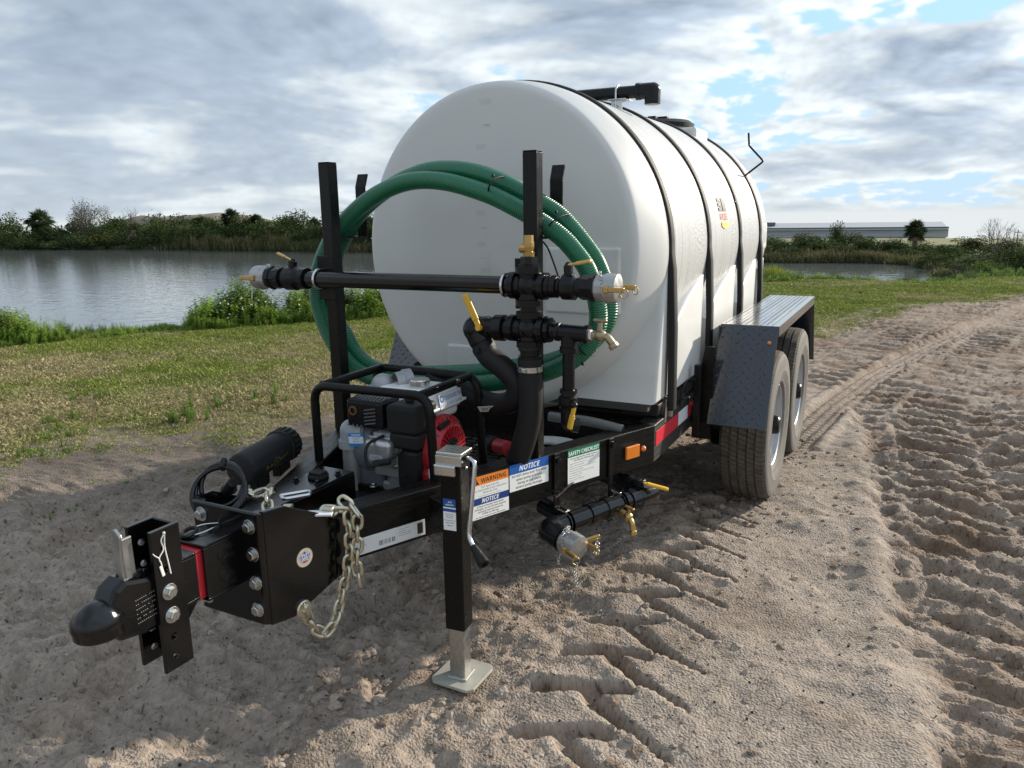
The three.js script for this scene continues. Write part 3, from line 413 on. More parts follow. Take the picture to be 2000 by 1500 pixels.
  // wheels
  const treadBump = dataTex(512, 512, (u, v) => { const b = v * 5, k = Math.floor(b), w = Math.abs(u * 24 + 0.5 * (k % 2) + 0.25 * Math.sin(b * 6.28) - Math.floor(u * 24 + 0.5 * (k % 2) + 0.25 * Math.sin(b * 6.28)) - 0.5); const s = Math.abs(u * 72 - Math.floor(u * 72) - 0.5); return (w < 0.06 ? 0.1 : 0.8) - (s < 0.10 ? 0.25 : 0) + 0.12 * tileNoise(u, v, 30, 2); }, [4, 1]);
  const tyreDust = dataTex(512, 512, (u, v) => { const n = tileNoise(u, v, 14, 4); const k = clamp(0.55 + 0.5 * n); return mix3([0.05, 0.046, 0.042], [0.17, 0.145, 0.115], k); }, [3, 1]);
  const tread = std(1, 1, 1, 0.85, 0, { map: tyreDust, bumpMap: treadBump, bumpScale: 0.012 }), wall = std(0.19, 0.18, 0.165, 0.8, 0, { map: dustMap });
  const R = 0.391, w2 = 0.116;
  function lath(pr, seg = 96, crease = 0.5) { let g = new THREE.LatheGeometry(pr.map(([x, r]) => new THREE.Vector2(r, x)), seg); g = toCreasedNormals(g, crease); g.rotateZ(-Math.PI / 2); return g; }   // axis along x, outer face at +x
  const tr = [[-w2 * 0.93, R - 0.020], [-w2 * 0.84, R - 0.008]]; for (const gx of [-0.060, -0.021, 0.021, 0.060]) { tr.push([gx - 0.0048, R - 0.002 * Math.abs(gx) * 20], [gx - 0.0038, R - 0.010], [gx + 0.0038, R - 0.010], [gx + 0.0048, R - 0.002 * Math.abs(gx) * 20]); } tr.push([w2 * 0.84, R - 0.008], [w2 * 0.93, R - 0.020]);
  const treadG = lath(tr);
  const wallG = lath([[w2 * 0.93, R - 0.020], [w2 * 0.99, R - 0.032], [w2 * 1.0, R - 0.05], [w2 * 1.02, R - 0.075], [w2 * 1.03, R - 0.10], [w2 * 1.04, R - 0.104], [w2 * 1.03, R - 0.108], [w2 * 0.98, R - 0.135], [w2 * 0.93, R - 0.15], [w2 * 0.925, R - 0.158], [w2 * 0.86, R - 0.168], [w2 * 0.80, 0.214]]);
  const wallIn = lath([[-w2 * 0.80, 0.214], [-w2 * 0.93, R - 0.15], [-w2 * 1.02, R - 0.08], [-w2, R - 0.04], [-w2 * 0.93, R - 0.020]]);
  const rimG = lath([[w2 * 0.80, 0.216], [w2 * 0.84, 0.211], [w2 * 0.80, 0.205], [w2 * 0.62, 0.203], [w2 * 0.58, 0.193], [w2 * 0.30, 0.188], [w2 * 0.22, 0.175], [w2 * 0.10, 0.160], [w2 * 0.18, 0.130], [w2 * 0.30, 0.105], [w2 * 0.28, 0.075], [w2 * 0.22, 0.062], [w2 * 0.22, 0.001]], 72, 0.4);
  const ventG = []; for (let k = 0; k < 8; k++) { const a = k / 8 * 6.283; ventG.push(cyl([w2 * 0.10, 0.152 * Math.cos(a), 0.152 * Math.sin(a)], [w2 * 0.17, 0.152 * Math.cos(a), 0.152 * Math.sin(a)], 0.017, 0.017, 14)); }
  const hubG = lath([[w2 * 0.15, 0.060], [w2 * 0.62, 0.058], [w2 * 0.70, 0.050], [w2 * 0.95, 0.046], [w2 * 1.02, 0.038], [w2 * 1.02, 0.001]], 36, 0.5);
  const nutG = []; for (let k = 0; k < 8; k++) { const a = (k + 0.5) / 8 * 6.283; nutG.push(turned([w2 * 0.24, 0.083 * Math.cos(a), 0.083 * Math.sin(a)], [w2 * 0.52, 0.083 * Math.cos(a), 0.083 * Math.sin(a)], [[0, 0], [0, 0.011], [0.02, 0.011], [0.026, 0.008], [0.03, 0]], 6, 0.3)); }
  const makeWheel = (x, z, turn) => { const w = new THREE.Group(); w.name = 'wheel'; w.position.set(x, R - 0.012, z); w.rotation.y = turn; t.add(w); part('tyre_tread', treadG, tread, w, 'sandy black tread'); part('tyre_wall', [wallG.clone(), wallIn.clone()], wall, w, 'dusty grey sidewall'); part('rim', rimG, M.rim, w); part('rim_vent', ventG, M.rubber, w).userData.kind = 'stuff'; part('hub', hubG, M.iron, w); for (const n of nutG) part('lug_nut', n, M.zinc, w); return w; };
  for (const z of [-1.10, -1.96]) { makeWheel(0.915, z, 0); makeWheel(-0.915, z, Math.PI); }
}

// ---------------------------------------------------------------- the tank
{
  const t = thing('water_tank', 'big white ribbed plastic tank lying on the black trailer', 'water tank');
  const streak = dataTex(1024, 256, (u, v) => { const n = fbm(v * 60, 3.3, 4) * 0.55 + 0.30 * noise(v * 140, 7.7) * (0.6 + noise(u * 24, v * 30)) + 0.35 * noise(u * 90, v * 60) * noise(u * 7, v * 9 + 3); return 0.5 + 0.42 * n; });
  const tint = dataTex(512, 512, (u, v) => { const k = 0.965 + 0.05 * tileNoise(u, v, 6, 5), d = 0.075 * sst(0.1, 0.6, tileNoise(u + 0.3, v, 3, 5)); return [k - d * 0.8, k - d, k * 0.995 - d * 1.35]; });
  const streakTint = dataTex(512, 256, (u, v) => { const n = 0.6 * fbm(v * 60, 3.3, 4) + 0.35 * noise(v * 140, 7.7) + 0.4 * noise(u * 45, v * 60) * noise(u * 7, v * 9 + 3); const k = 0.93 + 0.10 * n; return [k, k, k * 0.99]; });
  const poly = new THREE.MeshPhysicalMaterial({ color: lin(0.57, 0.578, 0.57), roughness: 0.36, map: streakTint, bumpMap: streak, bumpScale: 0.020 });
  const smooth = new THREE.MeshPhysicalMaterial({ color: lin(0.66, 0.668, 0.655), roughness: 0.48, map: tint });
  const lat = (pr, crease = 0.6) => { let g = new THREE.LatheGeometry(pr.map(([z, r]) => new THREE.Vector2(Math.max(r, 1e-4), z)), 192); g = toCreasedNormals(g, crease); g.rotateX(Math.PI / 2); g.translate(0.006, 1.304, 0); return g; };
  const body = [[-2.36, 0.70]]; for (const z of [-2.13, -1.50, -0.765, -0.125]) body.push([z - 0.036, 0.70], [z - 0.031, 0.687], [z + 0.031, 0.687], [z + 0.036, 0.70]); body.push([-0.068, 0.70]);
  const bodyG = lat(body, 1.2); { const uv = bodyG.attributes.uv, p = bodyG.attributes.position; for (let i = 0; i < uv.count; i++) uv.setXY(i, uv.getX(i) * 3, p.getZ(i) / 2.2); }
  part('barrel', bodyG, poly, t);
  const oval = (g) => { const p = g.attributes.position; for (let i = 0; i < p.count; i++) { const s = clamp((p.getZ(i) + 0.068) / 0.16); p.setX(i, 0.006 + (p.getX(i) - 0.006) * (1 - 0.03 * s)); p.setY(i, 1.304 + 0.021 * s + (p.getY(i) - 1.304) * (1 + 0.02 * s)); } return g; };
  part('front_head', oval(lat([[-0.068, 0.70], [-0.050, 0.6965], [-0.03, 0.691], [0.0, 0.681], [0.03, 0.670], [0.055, 0.660], [0.074, 0.652], [0.084, 0.647], [0.092, 0.640], [0.097, 0.630], [0.100, 0.616], [0.102, 0.58], [0.108, 0.40], [0.110, 0.2], [0.110, 0]], 1.5)), smooth, t);
  part('rear_head', lat([[-2.44, 0], [-2.44, 0.5], [-2.43, 0.62], [-2.41, 0.665], [-2.38, 0.692], [-2.36, 0.70]], 1.5), smooth, t);
  const leg = (pts, x0 = -0.68, x1 = 0.68) => { const g = new THREE.ExtrudeGeometry(new THREE.Shape(pts.map(([z, y]) => new THREE.Vector2(-z, y))), { depth: x1 - x0, bevelEnabled: true, bevelSize: 0.016, bevelThickness: 0.022, bevelSegments: 4 }); g.translate(0, 0, x0); g.rotateY(Math.PI / 2); const q = toCreasedNormals(g, 0.7), uv = q.attributes.uv, p = q.attributes.position; for (let i = 0; i < uv.count; i++) uv.setXY(i, p.getY(i) * 1.2, p.getZ(i) / 2.2); return q; };
  const curve = (z0, z1, y0, y1) => { const o = []; for (let k = 0; k <= 8; k++) { const s = k / 8; o.push([lerp(z0, z1, s), lerp(y0, y1, Math.pow(s, 0.7))]); } return o; };
  part('support_leg', leg([[0.005, 0.722], [-0.085, 1.20], [-0.10, 1.30], [-0.175, 1.30], [-0.20, 0.98], [-0.205, 0.722]], 0.1), smooth, t);
  for (const [a, b] of [[-0.21, -0.70], [-0.83, -1.44], [-1.57, -2.075]]) part('support_leg', leg([[a, 0.722], ...curve(a, b, 0.95, 1.17), [b, 0.722]], a > -0.3 ? 0.1 : -0.68), smooth, t);
  part('support_leg', leg([[-0.56, 0.722], [-0.56, 1.05], [-0.70, 1.15], [-0.70, 0.722]], -0.68, 0.1), smooth, t);
  part('support_leg', leg([[-2.20, 0.722], [-2.20, 1.10], [-2.34, 1.16], [-2.34, 0.722]]), smooth, t);
  part('base_block', [box(1.28, 0.50, 1.78, [0, 0.95, -1.45], [0, 0, 0], 0.03), box(0.60, 0.50, 0.6, [0.34, 0.95, -0.44], [0, 0, 0], 0.03)], smooth, t);
  part('front_pad', [box(0.32, 0.262, 0.20, [0.415, 1.205, 0.018], [0, 0, 0], 0.012)], smooth, t);
  part('front_boss', box(0.20, 0.11, 0.04, [-0.12, 0.86, 0.098], [0, 0, 0], 0.012), smooth, t);
  for (const s of [1, -1]) part('mould_seam', box(0.01, 0.012, 2.15, [s * 0.6965, 1.318, -1.2], [0, 0, 0], 0.004), smooth, t);
  part('rear_pad', box(0.30, 0.19, 0.16, [0.555, 1.31, -2.34], [0, 0, 0], 0.03), smooth, t);
  part('filler_neck', [cyl([0.08, 1.86, -1.90], [0.08, 1.972, -1.90], 0.225, 0.215, 48), box(0.28, 0.15, 0.30, [0.235, 1.885, -1.90], [0, 0, 0], 0.02)], smooth, t);
  const lid = part('lid', [turned([0.08, 1.972, -1.90], [0.08, 2.05, -1.90], [[0, 0.20], [0, 0.235], [0.022, 0.238], [0.030, 0.225], [0.042, 0.21], [0.052, 0.10], [0.052, 0]], 48), box(0.16, 0.03, 0.05, [0.08, 2.03, -1.90]), box(0.05, 0.03, 0.16, [0.08, 2.03, -1.90])], M.rubber, t, 'black screw lid');
  // moulded gallon marks on the front head
  const mark = (txt, x, y) => { const tex = canvasTex(128, 64, (g, w, h) => { g.clearRect(0, 0, w, h); lines(g, w, h / 2, 1, h * 0.7, [txt], 'rgba(110,110,105,0.22)', 'center', undefined, 'sans-serif', ''); }); const g = new THREE.PlaneGeometry(0.075, 0.0375); g.translate(x, y, 0.1125); part('gallon_mark', g, new THREE.MeshStandardMaterial({ map: tex, transparent: true, roughness: 0.6 }), t); };
  for (const [txt, x, y] of [['500', -0.02, 1.238], ['600', -0.035, 1.345], ['700', -0.035, 1.472], ['900', -0.03, 1.735], ['1000', -0.005, 1.905]]) mark(txt, x, y);
  part('level_mark', [[-0.02, 1.415], [-0.02, 1.66], [0.0, 1.82], [-0.03, 1.29]].map(([x, y]) => box(0.03, 0.003, 0.002, [x, y, 0.1105], [0, 0, 0], 0.0005)), std(0.55, 0.55, 0.52, 0.6), t).userData.kind = 'stuff';
  // maker's emblem on the side
  const tex = canvasTex(200, 360, (g, w, h) => { g.clearRect(0, 0, w, h); g.fillStyle = '#141416'; const blk = (x, y, a, b) => g.fillRect(w * x, h * y, w * a, h * b); for (const y of [0.0, 0.145, 0.29]) blk(0.0, y, 0.44, 0.115); blk(0.26, 0.0, 0.18, 0.40); for (const y of [0.0, 0.145, 0.29]) blk(0.54, y, 0.44, 0.115); blk(0.54, 0.0, 0.18, 0.40); lines(g, w, h * 0.57, 1, h * 0.27, ['WYLIE'], '#c8401a'); g.fillStyle = '#dcc12e'; g.beginPath(); g.moveTo(w * 0.12, h * 0.74); g.lineTo(w * 0.95, h * 0.74); g.lineTo(w * 0.95, h * 0.86); g.quadraticCurveTo(w * 0.55, h * 1.02, w * 0.12, h * 0.86); g.fill(); });
  const cg = new THREE.PlaneGeometry(1, 1, 1, 14); { const p = cg.attributes.position, uv = cg.attributes.uv; for (let i = 0; i < p.count; i++) { const u = uv.getX(i), v = uv.getY(i); const th = 0.095 + v * 0.24; p.setXYZ(i, 0.0065 + 0.7030 * Math.cos(th), 1.304 + 0.7030 * Math.sin(th), -1.03 - u * 0.17); } cg.computeVertexNormals(); }
  part('emblem', cg, new THREE.MeshStandardMaterial({ map: tex, transparent: true, roughness: 0.5, side: THREE.DoubleSide }), t, 'dark bars over red letters and a yellow shield');
}
{
  const t = thing('fill_pipe', 'black overhead pipe with a downturned elbow above the white tank', 'pipe', [0.034, -0.017, 0.11]);
  part('pipe', cyl([-0.55, 2.040, -0.80], [0.35, 2.034, -0.80], 0.029), M.iron, t);
  part('elbow', [new THREE.SphereGeometry(0.0365, 28, 18).translate(0.402, 2.033, -0.80), cyl([0.33, 2.034, -0.80], [0.402, 2.033, -0.80], 0.0362), cyl([0.402, 2.033, -0.80], [0.402, 1.972, -0.80], 0.0365), turned([0.325, 2.034, -0.80], [0.345, 2.034, -0.80], [[0, 0.03], [0, 0.0385], [0.02, 0.0385], [0.02, 0.03]])], M.iron, t);
  part('u_bolt', [new THREE.TorusGeometry(0.034, 0.005, 10, 24, Math.PI).rotateY(Math.PI / 2).translate(0.235, 2.036, -0.80), cyl([0.235, 1.965, -0.766], [0.235, 2.036, -0.766], 0.005), cyl([0.235, 1.965, -0.834], [0.235, 2.036, -0.834], 0.005)], M.chrome, t);
  part('bracket', [box(0.055, 0.10, 0.006, [0.240, 1.955, -0.768])], M.white, t);
  part('clamp_plate', [box(0.09, 0.006, 0.10, [0.245, 2.002, -0.80])], M.zinc, t);
  sticker('bracket_label', 0.03, 0.04, (g, w, h) => { g.fillStyle = '#ecece6'; g.fillRect(0, 0, w, h); g.fillStyle = '#333'; for (let k = 0; k < 5; k++) g.fillRect(w * 0.1, h * (0.1 + k * 0.17), w * (0.5 + 0.3 * ((k * 7) % 3) / 2), h * 0.09); }, basis([1, 0, 0], [0, 1, 0], [0, 0, 1], [0.240, 1.968, -0.7635]), t, 64);
}
// ---------------------------------------------------------------- engine pump in its roll frame
{
  const t = thing('engine_pump', 'petrol water pump in a black tube roll frame, behind the trailer tongue', 'pump');
  const r = 0.0155;
  part('roll_frame', [
    rodPath([[-0.240, 0.47, 0.945], [-0.238, 0.896, 0.950], [0.236, 0.902, 0.950], [0.252, 0.47, 0.945]], r, 0.06, 14),
    rodPath([[-0.240, 0.47, 0.595], [-0.245, 0.897, 0.590], [0.222, 0.900, 0.615], [0.235, 0.47, 0.60]], r, 0.06, 14),
    cyl([-0.205, 0.897, 0.950], [-0.215, 0.897, 0.595], r * 0.95), cyl([0.205, 0.902, 0.950], [0.190, 0.900, 0.610], r * 0.95),
    cyl([-0.24, 0.49, 0.945], [-0.24, 0.49, 0.595], r), cyl([0.25, 0.49, 0.945], [0.24, 0.49, 0.60], r)], M.black, t);
  part('mount_rails', [bar([-0.24, 0.515, 0.86], [0.25, 0.515, 0.86], 0.04, 0.03), bar([-0.24, 0.515, 0.68], [0.25, 0.515, 0.68], 0.04, 0.03)], M.black, t);
  // pump end
  part('outlet_elbow', [new THREE.SphereGeometry(0.0405, 28, 18).translate(-0.155, 0.722, 0.865), cyl([-0.09, 0.722, 0.855], [-0.155, 0.722, 0.865], 0.040), cyl([-0.155, 0.722, 0.865], [-0.155, 0.68, 0.866], 0.0405), turned([-0.155, 0.69, 0.866], [-0.155, 0.655, 0.866], [[0, 0.037], [0, 0.0465], [0.028, 0.0465], [0.030, 0.03]]), turned([-0.115, 0.722, 0.859], [-0.095, 0.722, 0.856], [[0, 0.037], [0, 0.0465], [0.02, 0.0465], [0.02, 0.03]])], M.pvcGrey, t);
  part('outlet_pipe', [cyl([-0.155, 0.675, 0.866], [-0.162, 0.44, 0.866], 0.034)], M.castAlu, t);
  part('volute', [turned([-0.135, 0.665, 0.80], [-0.02, 0.665, 0.80], [[0, 0], [0, 0.075], [0.012, 0.098], [0.05, 0.108], [0.075, 0.104], [0.09, 0.08], [0.115, 0.06], [0.115, 0]], 40), box(0.11, 0.10, 0.14, [-0.075, 0.565, 0.80], [0, 0, 0], 0.02)], M.pumpGrey, t);
  part('suction_port', [cyl([-0.105, 0.72, 0.74], [-0.105, 0.81, 0.74], 0.038), new THREE.SphereGeometry(0.043, 28, 18).translate(-0.105, 0.865, 0.735), turned([-0.06, 0.868, 0.72], [-0.015, 0.872, 0.66], [[0, 0.043], [0.03, 0.045], [0.032, 0.050], [0.06, 0.050], [0.06, 0]]), turned([-0.105, 0.80, 0.74], [-0.105, 0.865, 0.74], [[0, 0.045], [0, 0.055], [0.02, 0.055], [0.02, 0.046], [0.05, 0.046], [0.05, 0.052], [0.065, 0.052], [0.065, 0]])], M.castAlu, t);
  sticker('pump_sticker', 0.052, 0.048, (g, w, h) => { g.fillStyle = '#dfe9f2'; g.fillRect(0, 0, w, h); g.fillStyle = '#2f83c5'; g.fillRect(0, 0, w, h * 0.26); g.fillRect(0, h * 0.78, w, h * 0.22); lines(g, w, h * 0.13, 1, h * 0.16, ['TSURUMI'], '#fff'); lines(g, w, h * 0.36, h * 0.13, h * 0.09, ['WATER PUMP', 'MODEL', 'SERIAL NO.'], '#456'); }, basis([0.92, 0, -0.38], [-0.03, 1, 0.05], [0.38, 0, 0.92], [-0.098, 0.706, 0.912]), t, 300);
  // engine
  part('crankcase', [box(0.17, 0.15, 0.19, [0.085, 0.605, 0.795], [0, 0, 0], 0.025), turned([0.0, 0.63, 0.80], [0.16, 0.63, 0.80], [[0, 0.085], [0.03, 0.09], [0.13, 0.09], [0.16, 0.08]], 36), box(0.20, 0.035, 0.20, [0.085, 0.545, 0.79], [0, 0, 0], 0.012)], M.castAlu, t);
  part('cylinder_fins', [...Array(7).keys()].map((k) => box(0.125, 0.150, 0.0045, [0.035, 0.665, 0.845 + k * 0.0095], [0, 0, 0], 0.0015)), M.castAlu, t);
  const cover = part('valve_cover', [box(0.108, 0.092, 0.045, [0.018, 0.682, 0.930], [0, 0, 0], 0.020), box(0.122, 0.108, 0.012, [0.018, 0.676, 0.908], [0, 0, 0], 0.004)], std(0.50, 0.51, 0.52, 0.34, 0.75), t, 'bright silver valve cover');
  for (const [x, y] of [[-0.032, 0.632], [0.068, 0.632], [-0.032, 0.722], [0.068, 0.722]]) part('cover_bolt', hexBolt([x, y, 0.914], [0, 0, 1], 0.006, 0.006), M.zinc, cover);
  sticker('raised_letters', 0.055, 0.022, (g, w, h) => { g.fillStyle = '#a9abad'; g.fillRect(0, 0, w, h); lines(g, w, h * 0.5, 1, h * 0.75, ['OHV'], '#8c8e90'); }, basis([1, 0, 0], [0, 1, 0], [0, 0, 1], [0.016, 0.668, 0.9528]), cover, 128);
  part('spark_lead', [tube([[0.02, 0.735, 0.91], [0.0, 0.715, 0.975], [0.015, 0.655, 0.995], [0.07, 0.668, 0.975], [0.11, 0.70, 0.93]], 0.0055, 40, 8), cyl([0.03, 0.660, 0.985], [0.085, 0.668, 0.965], 0.011)], M.rubber, t);
  const muf = part('muffler_guard', [box(0.155, 0.100, 0.120, [-0.055, 0.802, 0.855], [0, 0, 0], 0.014)], M.iron, t, 'black slotted exhaust guard');
  const slots = []; for (let k = 0; k < 9; k++) slots.push(box(0.0065, 0.006, 0.045, [-0.118 + k * 0.0155, 0.8525, 0.875], [0, 0.3, 0], 0.002)); for (let k = 0; k < 5; k++) slots.push(box(0.05, 0.005, 0.004, [-0.03, 0.772 + k * 0.0125, 0.9155], [0, 0, 0.2], 0.0015)); for (let k = 0; k < 4; k++) slots.push(cyl([-0.122 + k * 0.018, 0.760, 0.9145], [-0.122 + k * 0.018, 0.760, 0.9165], 0.0045, 0.0045, 10));
  part('slots', slots, std(0.10, 0.10, 0.105, 0.5), muf).userData.kind = 'stuff';
  part('exhaust_outlet', [turned([-0.10, 0.812, 0.912], [-0.10, 0.812, 0.920], [[0, 0.017], [0.008, 0.016], [0.008, 0.011], [0, 0.011]], 20)], std(0.16, 0.075, 0.03, 0.7), muf, 'rusty exhaust outlet');
  part('air_cleaner', [box(0.125, 0.100, 0.135, [0.105, 0.800, 0.860], [0, 0, 0], 0.016), box(0.118, 0.055, 0.12, [0.110, 0.726, 0.865], [0, 0, 0], 0.012), cyl([0.10, 0.850, 0.86], [0.10, 0.866, 0.86], 0.016)], M.rubber, t);
  part('control_box', [box(0.080, 0.13, 0.05, [0.125, 0.63, 0.905], [0, 0, 0], 0.01), cyl([0.115, 0.612, 0.93], [0.115, 0.612, 0.936], 0.008)], M.rubber, t);
  const tankG = new RoundedBoxGeometry(0.275, 0.085, 0.215, 5, 0.034); { const p = tankG.attributes.position; for (let i = 0; i < p.count; i++) if (p.getY(i) > 0.0) { p.setX(i, p.getX(i) * 0.94); p.setZ(i, p.getZ(i) * 0.92); } tankG.computeVertexNormals(); }
  const ft = part('fuel_tank', [tankG.clone().translate(0.030, 0.832, 0.715), box(0.285, 0.010, 0.225, [0.030, 0.815, 0.715], [0, 0, 0], 0.004), box(0.24, 0.05, 0.18, [0.03, 0.785, 0.715], [0, 0, 0], 0.022)], std(0.80, 0.80, 0.79, 0.36), t, 'white petrol tank');
  part('fuel_cap', [turned([0.055, 0.870, 0.735], [0.055, 0.905, 0.735], [[0, 0.02], [0, 0.034], [0.010, 0.034], [0.012, 0.038], [0.028, 0.038], [0.032, 0.034], [0.034, 0]], 24)], M.chrome, ft);
  sticker('tank_sticker', 0.145, 0.052, (g, w, h) => { g.fillStyle = '#dadbdc'; g.fillRect(0, 0, w, h); g.fillStyle = '#2b78ba'; g.beginPath(); g.ellipse(w * 0.11, h * 0.34, w * 0.085, h * 0.26, -0.4, 0, 7); g.fill(); g.fillStyle = '#dadbdc'; g.beginPath(); g.ellipse(w * 0.12, h * 0.34, w * 0.045, h * 0.12, -0.4, 0, 7); g.fill(); lines(g, w, h * 0.36, 1, h * 0.40, ['TSURUMI PUMP'], '#2b78ba', 'left', w * 0.22); lines(g, w, h * 0.80, 1, h * 0.27, ['B U I L T   F O R   W O R K'], '#2b78ba', 'center'); }, basis([0, 0, -1], [-0.2, 1, 0], [1, 0.2, 0], [0.1702, 0.838, 0.713]), ft, 512);
  // red recoil starter, facing right
  const rec = part('recoil_housing', [turned([0.165, 0.675, 0.775], [0.232, 0.675, 0.775], [[0, 0.06], [0.0, 0.118], [0.02, 0.116], [0.035, 0.095], [0.046, 0.085], [0.046, 0.078], [0.040, 0.07], [0.040, 0.04]], 48), box(0.06, 0.12, 0.19, [0.165, 0.665, 0.785], [0, 0, 0], 0.03), box(0.05, 0.10, 0.12, [0.175, 0.58, 0.84], [0, 0, 0], 0.02)], M.red, t, 'red recoil starter cover');
  part('recoil_spokes', [...Array(26).keys()].map((k) => { const a = k / 26 * 6.283; return bar([0.2085, 0.675 + 0.040 * Math.cos(a), 0.775 + 0.040 * Math.sin(a)], [0.212, 0.675 + 0.082 * Math.cos(a + 0.12), 0.775 + 0.082 * Math.sin(a + 0.12)], 0.006, 0.004, 0.001); }), M.red, rec).userData.kind = 'stuff';
  part('recoil_vents', [...Array(30).keys()].map((k) => { const a = k / 30 * 6.283; return bar([0.201, 0.675 + 0.090 * Math.cos(a), 0.775 + 0.090 * Math.sin(a)], [0.188, 0.675 + 0.112 * Math.cos(a), 0.775 + 0.112 * Math.sin(a)], 0.006, 0.002, 0.0008); }), M.rubber, rec).userData.kind = 'stuff';
  part('recoil_centre', [cyl([0.200, 0.675, 0.775], [0.214, 0.675, 0.775], 0.040, 0.037, 32)], M.rubber, rec);
  part('pull_handle', bar([0.20, 0.765, 0.84], [0.20, 0.772, 0.775], 0.018, 0.018, 0.007), M.rubber, rec);
  part('side_label', box(0.004, 0.09, 0.028, [0.206, 0.60, 0.905]), M.white, t);
  part('anchor_bolts', [[0.20, 0.86], [-0.05, 0.86]].flatMap(([x, z]) => hexBolt([x, 0.535, z + 0.03], [0, 1, 0], 0.009, 0.01)), M.zinc, t);
}

// ---------------------------------------------------------------- pipework on the hose posts
function camCap(parent, a, b, s = 1) {                               // aluminium cam coupling with a dust cap and two brass levers
  const A = VA(a), d = VA(b).sub(A).normalize(), side = Math.abs(d.y) > 0.7 ? V(1, 0, 0) : V(-d.z, 0, d.x), up = V(0, 1, 0);
  part('cam_coupling', turned(a, b, [[0, 0], [0, 0.034 * s], [0.012 * s, 0.034 * s], [0.014 * s, 0.042 * s], [0.040 * s, 0.044 * s], [0.042 * s, 0.047 * s], [0.066 * s, 0.047 * s], [0.082 * s, 0.045 * s], [0.084 * s, 0.040 * s], [0.086 * s, 0]], 32), M.alu, parent);
  for (const q of [1, -1]) { const c = A.clone().addScaledVector(d, 0.058 * s).addScaledVector(side, q * 0.047 * s); const e = c.clone().addScaledVector(d, 0.062 * s).addScaledVector(side, q * 0.006);
    part('cam_lever', [bar(c.toArray(), e.toArray(), 0.010 * s, 0.016 * s, 0.003), box(0.018 * s, 0.024 * s, 0.018 * s, c.toArray(), [0, 0, 0], 0.005), new THREE.TorusGeometry(0.013 * s, 0.0015, 6, 20).rotateY(0.6 * q).translate(e.x, e.y - 0.010 * s, e.z)], M.brass, parent); }
  const links = []; for (let k = 0; k < 12; k++) { const an = k / 12 * 2.6 - 0.6, p = A.clone().addScaledVector(d, (0.008 + 0.05 * k / 12) * s).addScaledVector(up, Math.cos(an) * 0.049 * s).addScaledVector(side, Math.sin(an) * 0.049 * s); links.push(new THREE.TorusGeometry(0.0048 * s, 0.0012, 6, 10).rotateX(k % 2 ? 1.2 : 0.2).rotateY(k).translate(p.x, p.y, p.z)); }
  part('retaining_chain', links, M.chrome, parent).userData.kind = 'stuff';
}
function valve(parent, a, b, stem, leverTo, r = 0.037, lm = M.yellow) {   // a ball valve with its lever as a sub-part
  const L = VA(a).distanceTo(VA(b)), v = part('ball_valve', [turned(a, b, [[0, 0], [0, r], [L * 0.16, r], [L * 0.17, r * 0.82], [L * 0.26, r * 0.85], [L * 0.34, r * 1.13], [L * 0.66, r * 1.13], [L * 0.74, r * 0.85], [L * 0.83, r * 0.82], [L * 0.84, r], [L, r], [L, 0]], 28), cyl(VA(a).lerp(VA(b), 0.5).toArray(), stem, r * 0.42)], M.iron, parent);
  const S = VA(stem), E = VA(leverTo), d = E.clone().sub(S).normalize();
  const k1 = S.clone().addScaledVector(d, 0.03), lev = part('valve_lever', [bar(S.toArray(), E.toArray(), 0.019, 0.008, 0.0035), bar(k1.toArray(), E.toArray(), 0.023, 0.012, 0.005)], lm, v);
  part('stem_nut', new THREE.SphereGeometry(0.011, 12, 8).translate(...stem), M.iron, v); return v;
}
const band = (c, d, r, w, m, parent) => part('hose_clamp', [turned(VA(c).addScaledVector(VA(d).normalize(), -w / 2).toArray(), VA(c).addScaledVector(VA(d).normalize(), w / 2).toArray(), [[0, r - 0.002], [0, r], [w, r], [w, r - 0.002]], 28), box(0.014, w, 0.012, [c[0], c[1], c[2] + r + 0.003])], m, parent);
